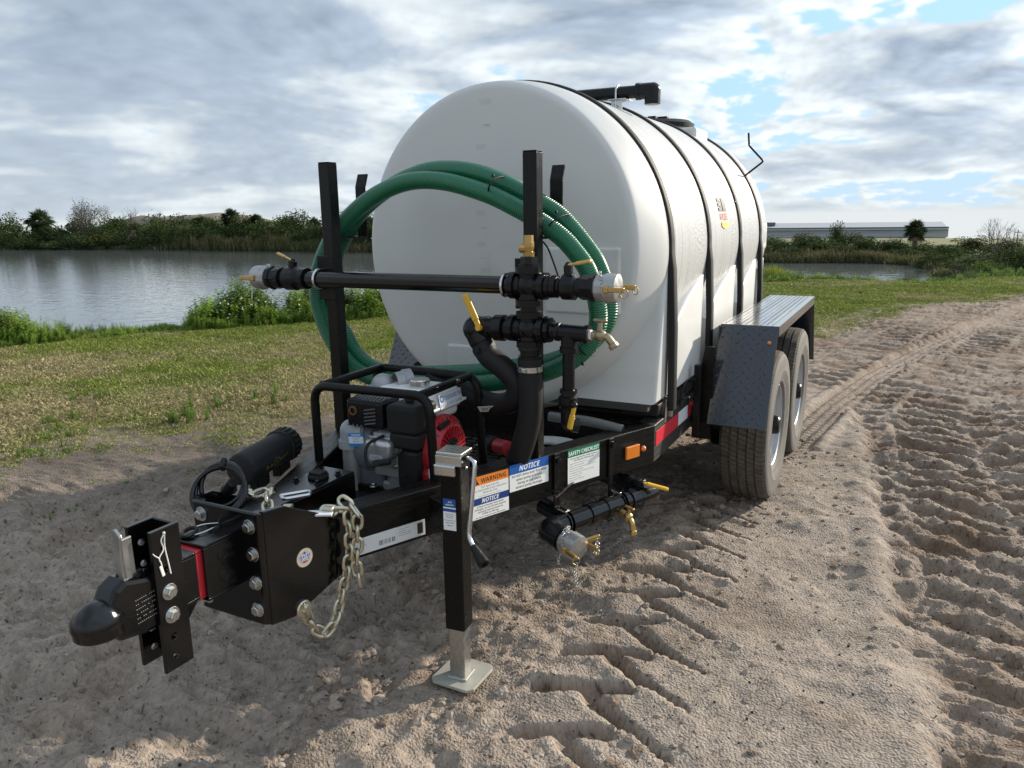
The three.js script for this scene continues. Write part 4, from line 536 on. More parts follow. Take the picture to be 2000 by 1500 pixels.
{
  const t = thing('pipe_manifold', 'black pipework with valves and brass fittings, clamped across the two hose posts', 'pipework');
  const z = 0.650, y1 = 1.233, y2 = 1.090, X = 0.449;
  part('cross_pipe', cyl([-0.52, y1, z], [0.42, y1, z], 0.0300, 0.0300, 28), M.gloss, t);
  const vl = valve(t, [-0.505, y1, z], [-0.655, y1, z], [-0.575, y1 + 0.068, z], [-0.625, y1 + 0.098, z + 0.03], 0.041, M.brass);
  part('coupling', turned([-0.645, y1, z], [-0.69, y1, z], [[0, 0.035], [0, 0.043], [0.03, 0.043], [0.032, 0.048], [0.045, 0.048], [0.045, 0]], 8, 0.3), M.iron, t);
  camCap(t, [-0.688, y1, z], [-0.77, y1, z]);
  part('cap_wire', tube([[-0.76, 1.20, z + 0.04], [-0.755, 1.16, z + 0.05], [-0.757, 1.12, z + 0.05]], 0.0018, 16, 6), M.zinc, t);
  for (const x of [-0.4317, 0.4317 - 0.055]) part('u_bolt', [new THREE.TorusGeometry(0.036, 0.0055, 10, 28, Math.PI).rotateZ(-Math.PI / 2).rotateY(-Math.PI / 2).translate(x - 0.015, y1, z), cyl([x - 0.015, y1 + 0.036, z + 0.002], [x - 0.015, y1 + 0.036, 0.60], 0.0055), cyl([x - 0.015, y1 - 0.036, z + 0.002], [x - 0.015, y1 - 0.036, 0.60], 0.0055)], M.chrome, t);
  const hubs = (y, arms) => [new THREE.SphereGeometry(0.043, 24, 16).translate(X, y, z), ...arms.map(([dx, dy, l, r = 0.038]) => turned([X, y, z], [X + dx * l, y + dy * l, z], [[0, r * 0.9], [l - 0.022, r * 0.92], [l - 0.020, r * 1.18], [l, r * 1.18], [l, 0]], 28))];
  part('upper_cross', hubs(y1, [[1, 0, 0.065], [-1, 0, 0.065], [0, 1, 0.062], [0, -1, 0.065]]), M.iron, t);
  part('reducer', [turned([X, y1 + 0.05, z], [X, y1 + 0.095, z], [[0, 0.036], [0.02, 0.036], [0.022, 0.030], [0.045, 0.029], [0.045, 0]], 8, 0.3)], M.iron, t);
  part('relief_valve', [turned([X, y1 + 0.092, z], [X, y1 + 0.165, z], [[0, 0.014], [0.004, 0.018], [0.018, 0.019], [0.02, 0.015], [0.034, 0.018], [0.05, 0.018], [0.052, 0.016], [0.072, 0.016], [0.073, 0]], 18, 0.4), cyl([X, y1 + 0.122, z], [X - 0.030, y1 + 0.122, z + 0.012], 0.014)], M.brass, t);
  part('sealing_tape', cyl([X, y1 + 0.086, z], [X, y1 + 0.096, z], 0.017), M.white, t);
  part('riser_pipe', cyl([X, y1 - 0.04, z], [X, y2 + 0.04, z], 0.030), M.iron, t);
  part('nipple', [turned([X + 0.055, y1, z], [X + 0.10, y1, z], [[0, 0.03], [0.01, 0.030], [0.012, 0.038], [0.028, 0.038], [0.03, 0.031], [0.045, 0.031]], 24)], M.iron, t);
  valve(t, [X + 0.085, y1, z], [X + 0.205, y1, z], [X + 0.140, y1 + 0.070, z], [X + 0.225, y1 + 0.085, z + 0.012], 0.037, std(0.62, 0.42, 0.10, 0.42));
  part('coupling', turned([X + 0.19, y1, z], [X + 0.235, y1, z], [[0, 0.033], [0, 0.040], [0.03, 0.040], [0.032, 0.046], [0.045, 0.046], [0.045, 0]], 8, 0.3), M.iron, t);
  camCap(t, [X + 0.228, y1, z], [X + 0.30, y1, z], 1.0);
  part('lower_cross', hubs(y2, [[1, 0, 0.06], [-1, 0, 0.07], [0, 1, 0.058], [0, -1, 0.06]]), M.iron, t);
  part('union_nut', [turned([X - 0.06, y2 - 0.002, z], [X - 0.17, y2 - 0.004, z], [[0, 0.030], [0.008, 0.038], [0.02, 0.038], [0.022, 0.031], [0.03, 0.031], [0.032, 0.045], [0.066, 0.045], [0.07, 0.036], [0.11, 0.036], [0.11, 0]], 26)], M.iron, t);
  const el = part('elbow_valve', [cyl([X - 0.15, y2 - 0.004, z], [X - 0.205, y2 - 0.010, z], 0.040), new THREE.SphereGeometry(0.047, 28, 18).translate(X - 0.205, y2 - 0.012, z), cyl([X - 0.205, y2 - 0.012, z], [X - 0.182, y2 - 0.058, z], 0.0445)], M.iron, t);
  part('valve_lever', [bar([X - 0.168, y2 + 0.002, z + 0.047], [X - 0.222, y2 + 0.112, z + 0.045], 0.008, 0.020, 0.0035), bar([X - 0.178, y2 + 0.024, z + 0.047], [X - 0.222, y2 + 0.112, z + 0.045], 0.012, 0.0245, 0.0055), cyl([X - 0.168, y2 + 0.0, z + 0.03], [X - 0.168, y2, z + 0.058], 0.010)], M.yellow, el);
  part('right_nipple', [turned([X + 0.05, y2, z], [X + 0.125, y2, z], [[0, 0.036], [0.014, 0.036], [0.016, 0.042], [0.03, 0.042], [0.032, 0.026], [0.045, 0.020], [0.075, 0.020]], 10, 0.4)], M.iron, t);
  part('tee', [turned([X + 0.10, y2 - 0.004, z], [X + 0.215, y2 - 0.008, z], [[0, 0.024], [0, 0.031], [0.012, 0.031], [0.014, 0.027], [0.098, 0.027], [0.10, 0.031], [0.115, 0.031], [0.115, 0]], 24), turned([X + 0.145, y2, z], [X + 0.143, y2 - 0.07, z], [[0, 0.027], [0.05, 0.027], [0.052, 0.031], [0.07, 0.031], [0.07, 0]], 24)], M.iron, t);
  part('spigot', [cyl([X + 0.21, y2 - 0.008, z], [X + 0.25, y2 - 0.008, z], 0.013), new THREE.SphereGeometry(0.02, 16, 12).scale(1.1, 0.9, 0.9).translate(X + 0.252, y2 - 0.008, z), rodPath([[X + 0.25, y2 - 0.01, z], [X + 0.275, y2 - 0.01, z], [X + 0.300, y2 - 0.04, z]], 0.0125, 0.015, 12), cyl([X + 0.292, y2 - 0.032, z], [X + 0.303, y2 - 0.046, z], 0.0165), cyl([X + 0.25, y2, z], [X + 0.25, y2 + 0.035, z], 0.008), bar([X + 0.226, y2 + 0.040, z - 0.006], [X + 0.276, y2 + 0.040, z + 0.006], 0.012, 0.010, 0.004)], std(0.40, 0.33, 0.22, 0.45, 0.9), t);
  part('sealing_tape', cyl([X + 0.212, y2 - 0.008, z], [X + 0.224, y2 - 0.008, z], 0.0165), M.white, t);
  part('drop_pipe', cyl([X + 0.143, y2 - 0.06, z], [X + 0.142, y2 - 0.205, z], 0.0205), M.iron, t);
  valve(t, [X + 0.142, y2 - 0.195, z], [X + 0.140, y2 - 0.270, z], [X + 0.176, y2 - 0.240, z + 0.03], [X + 0.165, y2 - 0.318, z + 0.045], 0.029);
  part('drop_elbow', [rodPath([[X + 0.141, y2 - 0.26, z], [X + 0.141, y2 - 0.315, z], [X + 0.17, y2 - 0.32, z - 0.02]], 0.025, 0.03, 18)], M.iron, t);
  part('hose_barb', turned([X, y2 - 0.05, z], [X, y2 - 0.13, z], [[0, 0.036], [0.01, 0.04], [0.022, 0.040], [0.024, 0.034], [0.04, 0.034], [0.042, 0.040], [0.075, 0.040], [0.08, 0.034]], 10, 0.4), M.iron, t);
}
// black delivery hoses from the manifold to the pump
{
  const X = 0.449, z = 0.65;
  const t = thing('delivery_hose', 'thick black hose dropping straight from the manifold into the trailer frame', 'hose');
  part('hose', tube([[X, 0.99, z], [X, 0.93, z], [X + 0.003, 0.85, z], [X - 0.005, 0.77, z], [X - 0.03, 0.68, z], [X - 0.065, 0.60, z - 0.01], [X - 0.10, 0.53, z - 0.02]], 0.041, 90, 24), M.rubber, t);
  band([X, 0.955, z], [0, 1, 0], 0.0435, 0.018, M.zinc, t);
  const s = thing('curved_hose', 'thick black hose curling from the lower valve back towards the pump', 'hose');
  part('hose', tube([[0.258, 1.048, z], [0.272, 1.018, z], [0.293, 0.985, z], [0.345, 0.945, z - 0.01], [0.388, 0.895, z - 0.02], [0.378, 0.840, z - 0.03], [0.32, 0.806, z - 0.05], [0.24, 0.800, z - 0.07], [0.12, 0.83, z - 0.08], [0.0, 0.875, z - 0.06]], 0.040, 110, 24), M.rubber, s);
  band([0.274, 1.012, z], [0.5, -0.9, 0], 0.0425, 0.018, M.rubber, s);
  sticker('hose_print', 0.10, 0.030, (g, w, h) => { g.fillStyle = '#d6d6d2'; g.fillRect(0, 0, w, h); g.save(); g.translate(w, h); g.rotate(Math.PI); lines(g, w, h * 0.5, 1, h * 0.7, ['APACHE'], '#222'); g.restore(); }, basis([1, 0.13, -0.1], [-0.08, 0.8, 0.6], [0.1, -0.5, 0.8], [0.285, 0.792, z - 0.022]), s, 300);
}
// ---------------------------------------------------------------- green suction hose hung in a coil
{
  const t = thing('suction_hose', 'ribbed green suction hose coiled in a loop on the post hooks', 'hose');
  const A = [[-0.571, 1.27], [-0.592, 1.159], [-0.578, 1.076], [-0.539, 0.988], [-0.486, 0.912], [-0.413, 0.849], [-0.304, 0.818], [-0.154, 0.819], [-0.034, 0.825], [0.098, 0.837], [0.216, 0.855], [0.33, 0.879], [0.441, 0.913], [0.536, 0.961], [0.6, 1.023], [0.632, 1.095], [0.625, 1.179], [0.595, 1.273], [0.553, 1.334], [0.497, 1.39], [0.41, 1.446], [0.328, 1.488], [0.213, 1.537], [0.042, 1.583], [-0.114, 1.59], [-0.257, 1.553], [-0.385, 1.483], [-0.495, 1.387]];
  const B = [[-0.539, 1.309], [-0.56, 1.182], [-0.558, 1.069], [-0.508, 0.985], [-0.465, 0.912], [-0.389, 0.857], [-0.273, 0.838], [-0.122, 0.847], [0.022, 0.863], [0.137, 0.878], [0.242, 0.9], [0.366, 0.924], [0.469, 0.954], [0.577, 1.013], [0.64, 1.095], [0.646, 1.174], [0.615, 1.269], [0.575, 1.338], [0.479, 1.446], [0.393, 1.503], [0.26, 1.571], [0.135, 1.613], [0.027, 1.629], [-0.086, 1.626], [-0.217, 1.59], [-0.352, 1.52], [-0.453, 1.432]];
  const rib = dataTex(16, 64, (u, v) => { const p = u - Math.floor(u); return 0.5 + 0.5 * Math.cos(p * 6.283); }, [400, 1]);
  const green = phys(0.003, 0.145, 0.066, 0.30, { bumpMap: rib, bumpScale: 0.0022, clearcoat: 0.25, clearcoatRoughness: 0.25 });
  const mk = (pts, zz) => { const c = new THREE.CatmullRomCurve3(pts.map(([x, y], k) => V(x, y, zz + 0.008 * Math.sin(k * 0.7))), true, 'catmullrom', 0.5); return new THREE.TubeGeometry(c, 420, 0.0325, 22, true); };
  part('hose_turn', mk(A, 0.498), green, t); part('hose_turn', mk(B, 0.438), green, t);
  for (const [x, y, a] of [[0.235, 1.552, 1.08], [0.470, 1.425, 0.75], [0.572, 1.00, -0.85], [-0.255, 0.828, 1.55]]) {
    const e = new THREE.TorusGeometry(0.0355, 0.0028, 8, 30); e.scale(1, 1, 1); e.rotateY(Math.PI / 2); e.scale(1, 1.05, 1.95); e.rotateZ(a - Math.PI / 2 + 0.9 - 0.9); e.translate(x + (x > 0 ? 0.01 : 0), y + 0.01, 0.469);
    part('cable_tie', [e, box(0.010, 0.010, 0.012, [x + 0.02 * Math.cos(a), y + 0.045 * Math.sign(y - 1.2), 0.51])], M.rubber, t);
  }
  part('cable_tie', [tube([[0.445, 1.372, 0.53], [0.47, 1.345, 0.54], [0.51, 1.27, 0.56], [0.53, 1.23, 0.58]], 0.003, 20, 6)], M.rubber, t);
}
// ---------------------------------------------------------------- drain pipe under the rail
{
  const t = thing('drain_manifold', 'black drain pipe with capped end and brass tap, hung below the right tongue rail', 'pipework');
  const P = (z, y = 0.375, o = 0.055) => rail(z, y, o), q = (z, r) => r;
  const L = (z) => VA(P(0.60)).distanceTo(VA(P(z)));
  part('main_pipe', turned(P(0.575), P(0.10), [[0, 0], [0, 0.036], [0.16, 0.036], [0.162, 0.041], [0.20, 0.041], [0.202, 0.0385], [0.245, 0.0385], [0.247, 0.043], [0.275, 0.043], [0.277, 0.0385], [0.38, 0.0385], [0.382, 0.044], [0.43, 0.044], [0.432, 0.046], [0.50, 0.046], [0.53, 0.040], [0.543, 0]], 32), M.gloss, t);
  const e0 = P(0.57), e1 = P(0.608, 0.372, 0.058), e2 = P(0.606, 0.364, 0.135);
  part('end_elbow', [rodPath([e0, e1, e2], 0.041, 0.05, 24), turned(P(0.607, 0.367, 0.105), P(0.606, 0.362, 0.145), [[0, 0.041], [0.004, 0.045], [0.03, 0.045], [0.032, 0]], 28)], M.iron, t);
  camCap(t, P(0.606, 0.363, 0.130), P(0.604, 0.350, 0.225), 0.98);
  part('cap_lever', [bar(P(0.565, 0.360, 0.19), P(0.515, 0.372, 0.215), 0.012, 0.018, 0.004)], M.brass, t, 'brass cam lever standing out');
  for (const z of [0.525, 0.262]) part('u_bolt', [new THREE.TorusGeometry(0.045, 0.0045, 10, 30, 3.6).applyMatrix4(basis([0.3, 1, 0.1], [0.9, -0.3, 0.38], RD, P(z, 0.375, 0.055))), cyl(P(z, 0.415, 0.01), P(z, 0.415, 0.06), 0.0045)], M.chrome, t);
  part('side_branch', [cyl(P(0.50, 0.375, 0.03), P(0.50, 0.39, -0.10), 0.034), cyl(P(0.14, 0.39, 0.03), P(0.14, 0.41, -0.16), 0.036), turned(P(0.14, 0.385, 0.0), P(0.14, 0.40, -0.05), [[0, 0.036], [0.0, 0.044], [0.05, 0.044], [0.05, 0.036]])], M.iron, t);
  const v = part('top_valve', [cyl(P(0.155, 0.39, 0.055), P(0.155, 0.445, 0.055), 0.022), box(0.04, 0.02, 0.04, P(0.155, 0.43, 0.055))], M.iron, t);
  const a = P(0.165, 0.438, 0.055), b = [a[0] + 0.112, a[1] - 0.028, a[2] - 0.035];
  part('valve_lever', [bar(a, b, 0.018, 0.007, 0.003), bar([a[0] + 0.03, a[1] - 0.0075, a[2] - 0.0095], b, 0.024, 0.012, 0.0055)], M.yellow, v);
  const s0 = P(0.29, 0.362, 0.085), d = RN;
  const at = (k, y) => [s0[0] + d[0] * k, y, s0[2] + d[2] * k];
  part('drain_tap', [cyl(at(-0.01, 0.362), at(0.04, 0.352), 0.012), new THREE.SphereGeometry(0.018, 14, 10).translate(...at(0.042, 0.350)), rodPath([at(0.04, 0.348), at(0.06, 0.335), at(0.068, 0.292)], 0.011, 0.015, 12), cyl(at(0.0665, 0.303), at(0.069, 0.285), 0.0145), cyl(at(0.042, 0.350), at(0.046, 0.385), 0.007), bar(at(0.025, 0.389), at(0.070, 0.385), 0.012, 0.009, 0.004)], M.brass, t);
  const ch = (name, pts, n) => { const c = new THREE.CatmullRomCurve3(pts.map(VA)); const g = []; for (let k = 0; k < n; k++) { const p = c.getPointAt(k / (n - 1)); g.push(new THREE.TorusGeometry(0.0052, 0.0011, 6, 10).rotateX(k % 2 ? 1.57 : 0.1).rotateY(k * 0.9).translate(p.x, p.y, p.z)); } part(name, g, M.zinc, t).userData.kind = 'stuff'; };
  ch('retaining_chain', [P(0.60, 0.412, 0.15), P(0.64, 0.375, 0.19), P(0.655, 0.325, 0.17), P(0.65, 0.295, 0.16)], 22);
  ch('retaining_chain', [P(0.53, 0.365, 0.215), P(0.535, 0.315, 0.213), P(0.52, 0.31, 0.21), P(0.515, 0.36, 0.205)], 18);
  ch('retaining_chain', [P(0.62, 0.305, 0.215), P(0.625, 0.265, 0.215), P(0.62, 0.225, 0.218)], 14);
}
// ---------------------------------------------------------------- safety chains
function chainLinks(t, pts, m, pitch = 0.0335, wire = 0.0056, twist = 0) {
  const c = new THREE.CatmullRomCurve3(pts.map(VA)), L = c.getLength(), n = Math.round(L / pitch);
  const base = new THREE.TorusGeometry(0.0135, wire, 10, 22); { const p = base.attributes.position; for (let i = 0; i < p.count; i++) p.setX(i, p.getX(i) + Math.sign(p.getX(i)) * 0.0085 * Math.min(1, Math.abs(p.getX(i)) / 0.006)); base.computeVertexNormals(); }
  for (let k = 0; k <= n; k++) { const u = clamp(k / n, 0.001, 0.999), p = c.getPointAt(u), d = c.getTangentAt(u); let s = V(0.35, 0.1, 0.93).cross(d).normalize(); const o = d.clone().cross(s); const a = (k % 2 ? 0.75 : -0.8) + twist + 0.15 * Math.sin(k * 2.3); const y = s.clone().multiplyScalar(Math.cos(a)).addScaledVector(o, Math.sin(a)), zz = d.clone().cross(y); const mesh = new THREE.Mesh(base, m); mesh.name = 'link'; mesh.matrixAutoUpdate = true; mesh.position.copy(p); mesh.quaternion.setFromRotationMatrix(new THREE.Matrix4().makeBasis(d, y, zz)); add(mesh, t); }
}
{
  const t = thing('safety_chain', 'gold zinc safety chain hanging in a loop down the right side of the hitch', 'chain');
  const wx = (z) => 0.135 + (1.575 - z) * 0.16;
  chainLinks(t, [[0.165, 0.655, 1.365], [0.200, 0.648, 1.335], [0.205, 0.60, 1.335], [0.205, 0.545, 1.335], [0.198, 0.47, 1.345], [0.186, 0.40, 1.36], [0.178, 0.33, 1.385], [0.165, 0.30, 1.41], [0.152, 0.318, 1.435], [0.148, 0.362, 1.458], [0.152, 0.400, 1.472]], M.goldZinc);
  chainLinks(t, [[0.192, 0.668, 1.325], [0.222, 0.645, 1.318], [0.224, 0.60, 1.318], [0.222, 0.545, 1.32], [0.218, 0.485, 1.325], [0.222, 0.435, 1.322]], M.goldZinc, 0.0335, 0.0056, 0.5);
  part('shackle_bolt', [cyl([0.150, 0.653, 1.37], [0.185, 0.653, 1.365], 0.016), ...hexBolt([0.148, 0.403, 1.474], [0.98, 0, 0.16], 0.014, 0.014), cyl([0.135, 0.403, 1.474], [0.156, 0.403, 1.4775], 0.025)], M.goldZinc, t);
  const s = thing('coiled_chain', 'gold zinc safety chain heaped on top of the tongue behind the nose plate', 'chain');
  chainLinks(s, [[-0.09, 0.680, 1.42], [-0.045, 0.692, 1.44], [-0.005, 0.705, 1.42], [0.025, 0.712, 1.45], [0.050, 0.708, 1.48], [0.072, 0.700, 1.50]], M.goldZinc);
  part('grab_hook', [rodPath([[0.06, 0.675, 1.475], [0.10, 0.672, 1.47], [0.115, 0.668, 1.505], [0.085, 0.670, 1.52]], 0.009, 0.02, 12), box(0.03, 0.012, 0.07, [0.075, 0.668, 1.44], [0, 0.5, 0], 0.005)], M.goldZinc, s);
  part('snap_clip', [rodPath([[-0.05, 0.652, 1.33], [0.0, 0.652, 1.26], [0.025, 0.652, 1.285], [-0.02, 0.652, 1.35], [-0.05, 0.652, 1.33]], 0.006, 0.012, 10)], M.chrome, s);
  part('tie_plate', [box(0.10, 0.006, 0.035, [0.145, 0.655, 1.40], [0, 0.5, 0], 0.002)], M.whiteTape, s);
}
{
  const t = thing('breakaway_cable', 'black cable coil with its wire loop, tied on top of the hitch nose', 'cable');
  const ring = (r, cx, cy, cz, tilt, yaw) => new THREE.TorusGeometry(r, 0.0072, 10, 56).rotateX(tilt).rotateY(yaw).translate(cx, cy, cz);
  part('cable_turn', ring(0.070, -0.105, 0.722, 1.500, -0.55, 0.45), M.gloss, t); part('cable_turn', ring(0.062, -0.112, 0.728, 1.486, -0.45, 0.40), M.gloss, t); part('cable_turn', ring(0.074, -0.098, 0.716, 1.512, -0.65, 0.50), M.gloss, t);
  part('tie', [box(0.016, 0.024, 0.034, [-0.120, 0.782, 1.468], [0.6, 0.4, 0], 0.005), box(0.016, 0.022, 0.034, [-0.075, 0.662, 1.542], [0.6, 0.4, 0], 0.005)], M.rubber, t);
  part('connector', [cyl([-0.135, 0.690, 1.46], [-0.085, 0.735, 1.47], 0.015), box(0.04, 0.03, 0.03, [-0.14, 0.695, 1.44], [0, 0.5, 0.2], 0.008)], M.rubber, t);
  part('wire_loop', tube([[-0.02, 0.668, 1.585], [-0.045, 0.671, 1.62], [-0.052, 0.669, 1.66], [-0.030, 0.668, 1.685], [-0.008, 0.669, 1.66], [-0.002, 0.671, 1.62], [-0.012, 0.668, 1.585]], 0.0022, 60, 6), M.zinc, t);
  part('pin_ring', new THREE.TorusGeometry(0.021, 0.0052, 10, 30).scale(0.8, 1.1, 1).rotateX(-1.45).rotateY(0.3).translate(-0.034, 0.672, 1.672), M.rubber, t);
  const s = thing('string_tie', 'white string knotted round the tall hitch channel', 'string');
  part('string', [tube([[0.049, 0.735, 1.805], [0.048, 0.70, 1.807], [0.049, 0.66, 1.803], [0.049, 0.632, 1.80]], 0.0017, 24, 6), tube([[0.049, 0.737, 1.806], [0.048, 0.722, 1.815], [0.049, 0.700, 1.812], [0.049, 0.682, 1.826], [0.049, 0.665, 1.822], [0.049, 0.635, 1.822]], 0.0017, 30, 6), tube([[0.049, 0.682, 1.826], [0.049, 0.692, 1.836], [0.05, 0.70, 1.842]], 0.0015, 10, 6), new THREE.SphereGeometry(0.004, 8, 6).translate(0.049, 0.738, 1.806), box(0.003, 0.028, 0.008, [0.049, 0.648, 1.822], [0.2, 0, 0], 0.001)], M.string, s);
}
// ---------------------------------------------------------------- odds and ends carried on the trailer
{
  const t = thing('document_tube', 'black plastic document tube with a ribbed screw cap, lying along the left tongue rail', 'tube');
  const a = [-0.272, 0.680, 1.275], b = [-0.362, 0.680, 0.965], r = 0.054, Lg = VA(a).distanceTo(VA(b));
  part('barrel', turned(a, b, [[0, 0], [0, r - 0.012], [0.004, r - 0.004], [0.012, r], [Lg - 0.07, r]], 40), M.rubber, t);
  part('end_cap', turned(a, b, [[Lg - 0.072, r], [Lg - 0.070, r + 0.006], [Lg - 0.062, r + 0.006], [Lg - 0.060, r + 0.003], [Lg - 0.010, r + 0.004], [Lg, r - 0.004], [Lg, 0]], 40), M.rubber, t);
  const d = VA(b).sub(VA(a)).normalize(), s1 = V(0, 1, 0).cross(d).normalize(), u1 = d.clone().cross(s1);
  part('cap_ribs', [...Array(20).keys()].map((k) => { const an = k / 20 * 6.283, o = s1.clone().multiplyScalar(Math.cos(an)).addScaledVector(u1, Math.sin(an)).multiplyScalar(r + 0.004), p = VA(a).addScaledVector(d, Lg - 0.055).add(o), q = p.clone().addScaledVector(d, 0.045); return bar(p.toArray(), q.toArray(), 0.007, 0.006, 0.002); }), M.rubber, t).userData.kind = 'stuff';
  const mk = canvasTex(256, 96, (g, w, h) => { g.clearRect(0, 0, w, h); g.strokeStyle = '#8d8a2c'; g.lineWidth = 3.2; g.beginPath(); g.arc(w * 0.48, h * 0.5, h * 0.33, 0, 7); g.stroke(); lines(g, w, h * 0.52, 1, h * 0.42, ['5'], '#8d8a2c', 'center', w * 0.48, 'sans-serif', ''); lines(g, w, h * 0.55, 1, h * 0.5, ['A o'], '#8d8a2c', 'center', w * 0.17, 'sans-serif', ''); lines(g, w, h * 0.45, 1, h * 0.5, ['o t ^'], '#8d8a2c', 'center', w * 0.80, 'sans-serif', ''); });
  { const P = [], U = [], I = [], N = 10; for (let i = 0; i <= N; i++) for (let j = 0; j <= 1; j++) { const an = -0.55 + 0.75 * i / N; const nrm = s1.clone().multiplyScalar(-1 * Math.cos(an)).addScaledVector(u1, Math.sin(an)); const n2 = nrm.x > 0 ? nrm : nrm.clone().addScaledVector(s1, 2 * Math.cos(an)); const p = VA(a).addScaledVector(d, 0.06 + 0.16 * j).addScaledVector(n2, r + 0.0012); P.push(p.x, p.y, p.z); U.push(j, i / N); } for (let i = 0; i < N; i++) { const k = i * 2; I.push(k, k + 1, k + 2, k + 1, k + 3, k + 2); } const g = new THREE.BufferGeometry(); g.setAttribute('position', new THREE.Float32BufferAttribute(P, 3)); g.setAttribute('uv', new THREE.Float32BufferAttribute(U, 2)); g.setIndex(I); g.computeVertexNormals(); part('paint_marks', g, new THREE.MeshStandardMaterial({ map: mk, transparent: true, roughness: 0.7, side: THREE.DoubleSide }), t, 'dull yellow handwritten marks'); }
  part('mounts', [box(0.03, 0.05, 0.10, [-0.29, 0.615, 1.18], [0, 0.42, 0]), box(0.03, 0.05, 0.10, [-0.34, 0.615, 1.03], [0, 0.42, 0])], M.black, t);
  const g = thing('grey_hose', 'grey reinforced hose lying across the trailer just in front of the tank', 'hose');
  part('hose', tube([[0.30, 0.655, 0.17], [0.37, 0.652, 0.165], [0.46, 0.650, 0.16], [0.54, 0.640, 0.155], [0.61, 0.628, 0.15]], 0.020, 50, 16), phys(0.15, 0.15, 0.145, 0.35, {}), g);
  const w = thing('white_hose_coil', 'flat coil of white hose lying inside the trailer frame behind the black hose', 'hose');
  for (let k = 0; k < 5; k++) part('hose_turn', new THREE.TorusGeometry(0.145 - 0.022 * k, 0.011, 10, 60).rotateX(-Math.PI / 2).translate(0.30, 0.525 + 0.003 * k, 0.20), M.white, w);
  part('coil_tie', [box(0.008, 0.03, 0.10, [0.31, 0.53, 0.30]), box(0.10, 0.03, 0.008, [0.40, 0.53, 0.19], [0, 0.6, 0])], M.rubber, w);
  const c = thing('red_coupler', 'dark red hose coupler lying in the shade under the pump frame', 'coupler');
  part('body', [cyl([0.10, 0.53, 0.26], [0.17, 0.535, 0.29], 0.030)], M.red, c); part('collar', [cyl([0.055, 0.527, 0.242], [0.10, 0.53, 0.26], 0.036)], M.rubber, c);
  const f = part('floor_mesh', [...Array(22).keys()].map((k) => bar([-0.5 + k * 0.048, 0.492, 0.08], [-0.5 + k * 0.048 + (k % 2 ? 0.02 : -0.02), 0.492, 0.62], 0.008, 0.004, 0.001)).concat([...Array(14).keys()].map((k) => bar([-0.5, 0.492, 0.08 + k * 0.04], [0.52, 0.492, 0.08 + k * 0.04], 0.008, 0.004, 0.001))), M.black, trailer); f.userData.kind = 'stuff';
}
// ---------------------------------------------------------------- plants: leaf-sized faces spread through each crown
const leafM = (rough = 0.75, trans = 0.30) => new THREE.MeshPhysicalMaterial({ color: 0xffffff, vertexColors: true, roughness: rough, transmission: trans, thickness: 0, side: THREE.DoubleSide, specularIntensity: 0.15 });
const LEAF = leafM(), BARK = std(0.16, 0.13, 0.10, 0.9), DRY = leafM(0.85, 0.2);
class Faces { constructor() { this.p = []; this.c = []; this.n = []; }
  tri(a, b, c, col) { const u = b.clone().sub(a), v = c.clone().sub(a), n = u.cross(v).normalize(); for (const q of [a, b, c]) { this.p.push(q.x, q.y, q.z); this.n.push(n.x, n.y, n.z); this.c.push(...col); } }
  leaf(o, d, side, L, w, col, droop = 0.25) { const m = o.clone().addScaledVector(d, L * 0.45), e = o.clone().addScaledVector(d, L); e.y -= L * droop; const l = m.clone().addScaledVector(side, w / 2), r = m.clone().addScaledVector(side, -w / 2); this.tri(o, l, r, col); this.tri(l, e, r, col); }
  geo() { const g = new THREE.BufferGeometry(); g.setAttribute('position', new THREE.Float32BufferAttribute(this.p, 3)); g.setAttribute('normal', new THREE.Float32BufferAttribute(this.n, 3)); g.setAttribute('color', new THREE.Float32BufferAttribute(this.c, 3)); g.setAttribute('uv', new THREE.Float32BufferAttribute(new Float32Array(this.p.length / 3 * 2), 2)); return g; } }
const dirOf = (r, up = 0) => { const a = r() * 6.283, y = clamp(r() * 2 - 1 + up, -1, 1), s = Math.sqrt(1 - y * y); return V(Math.cos(a) * s, y, Math.sin(a) * s); };
const vary = (r, c, k = 0.3) => { const q = 1 + (r() - 0.5) * 2 * k, h = (r() - 0.5) * 0.25 * k; return [c[0] * (q + h), c[1] * q, c[2] * (q - h)]; };
function branch(list, r, a, d, L, rad, depth, spread, bendUp) { const b = a.clone().addScaledVector(d, L); list.push(new THREE.CylinderGeometry(rad * 0.62, rad, L, depth > 2 ? 7 : 4, 1, true).translate(0, L / 2, 0).applyQuaternion(new THREE.Quaternion().setFromUnitVectors(UPV, d)).translate(a.x, a.y, a.z)); if (depth <= 0) return; const n = 2 + (r() < 0.6 ? 1 : 0); for (let i = 0; i < n; i++) { const e = d.clone().add(dirOf(r, bendUp).multiplyScalar(spread)).normalize(); branch(list, r, i ? a.clone().lerp(b, 0.6 + 0.4 * r()) : b, e, L * (0.62 + 0.22 * r()), rad * 0.6, depth - 1, spread, bendUp); } }
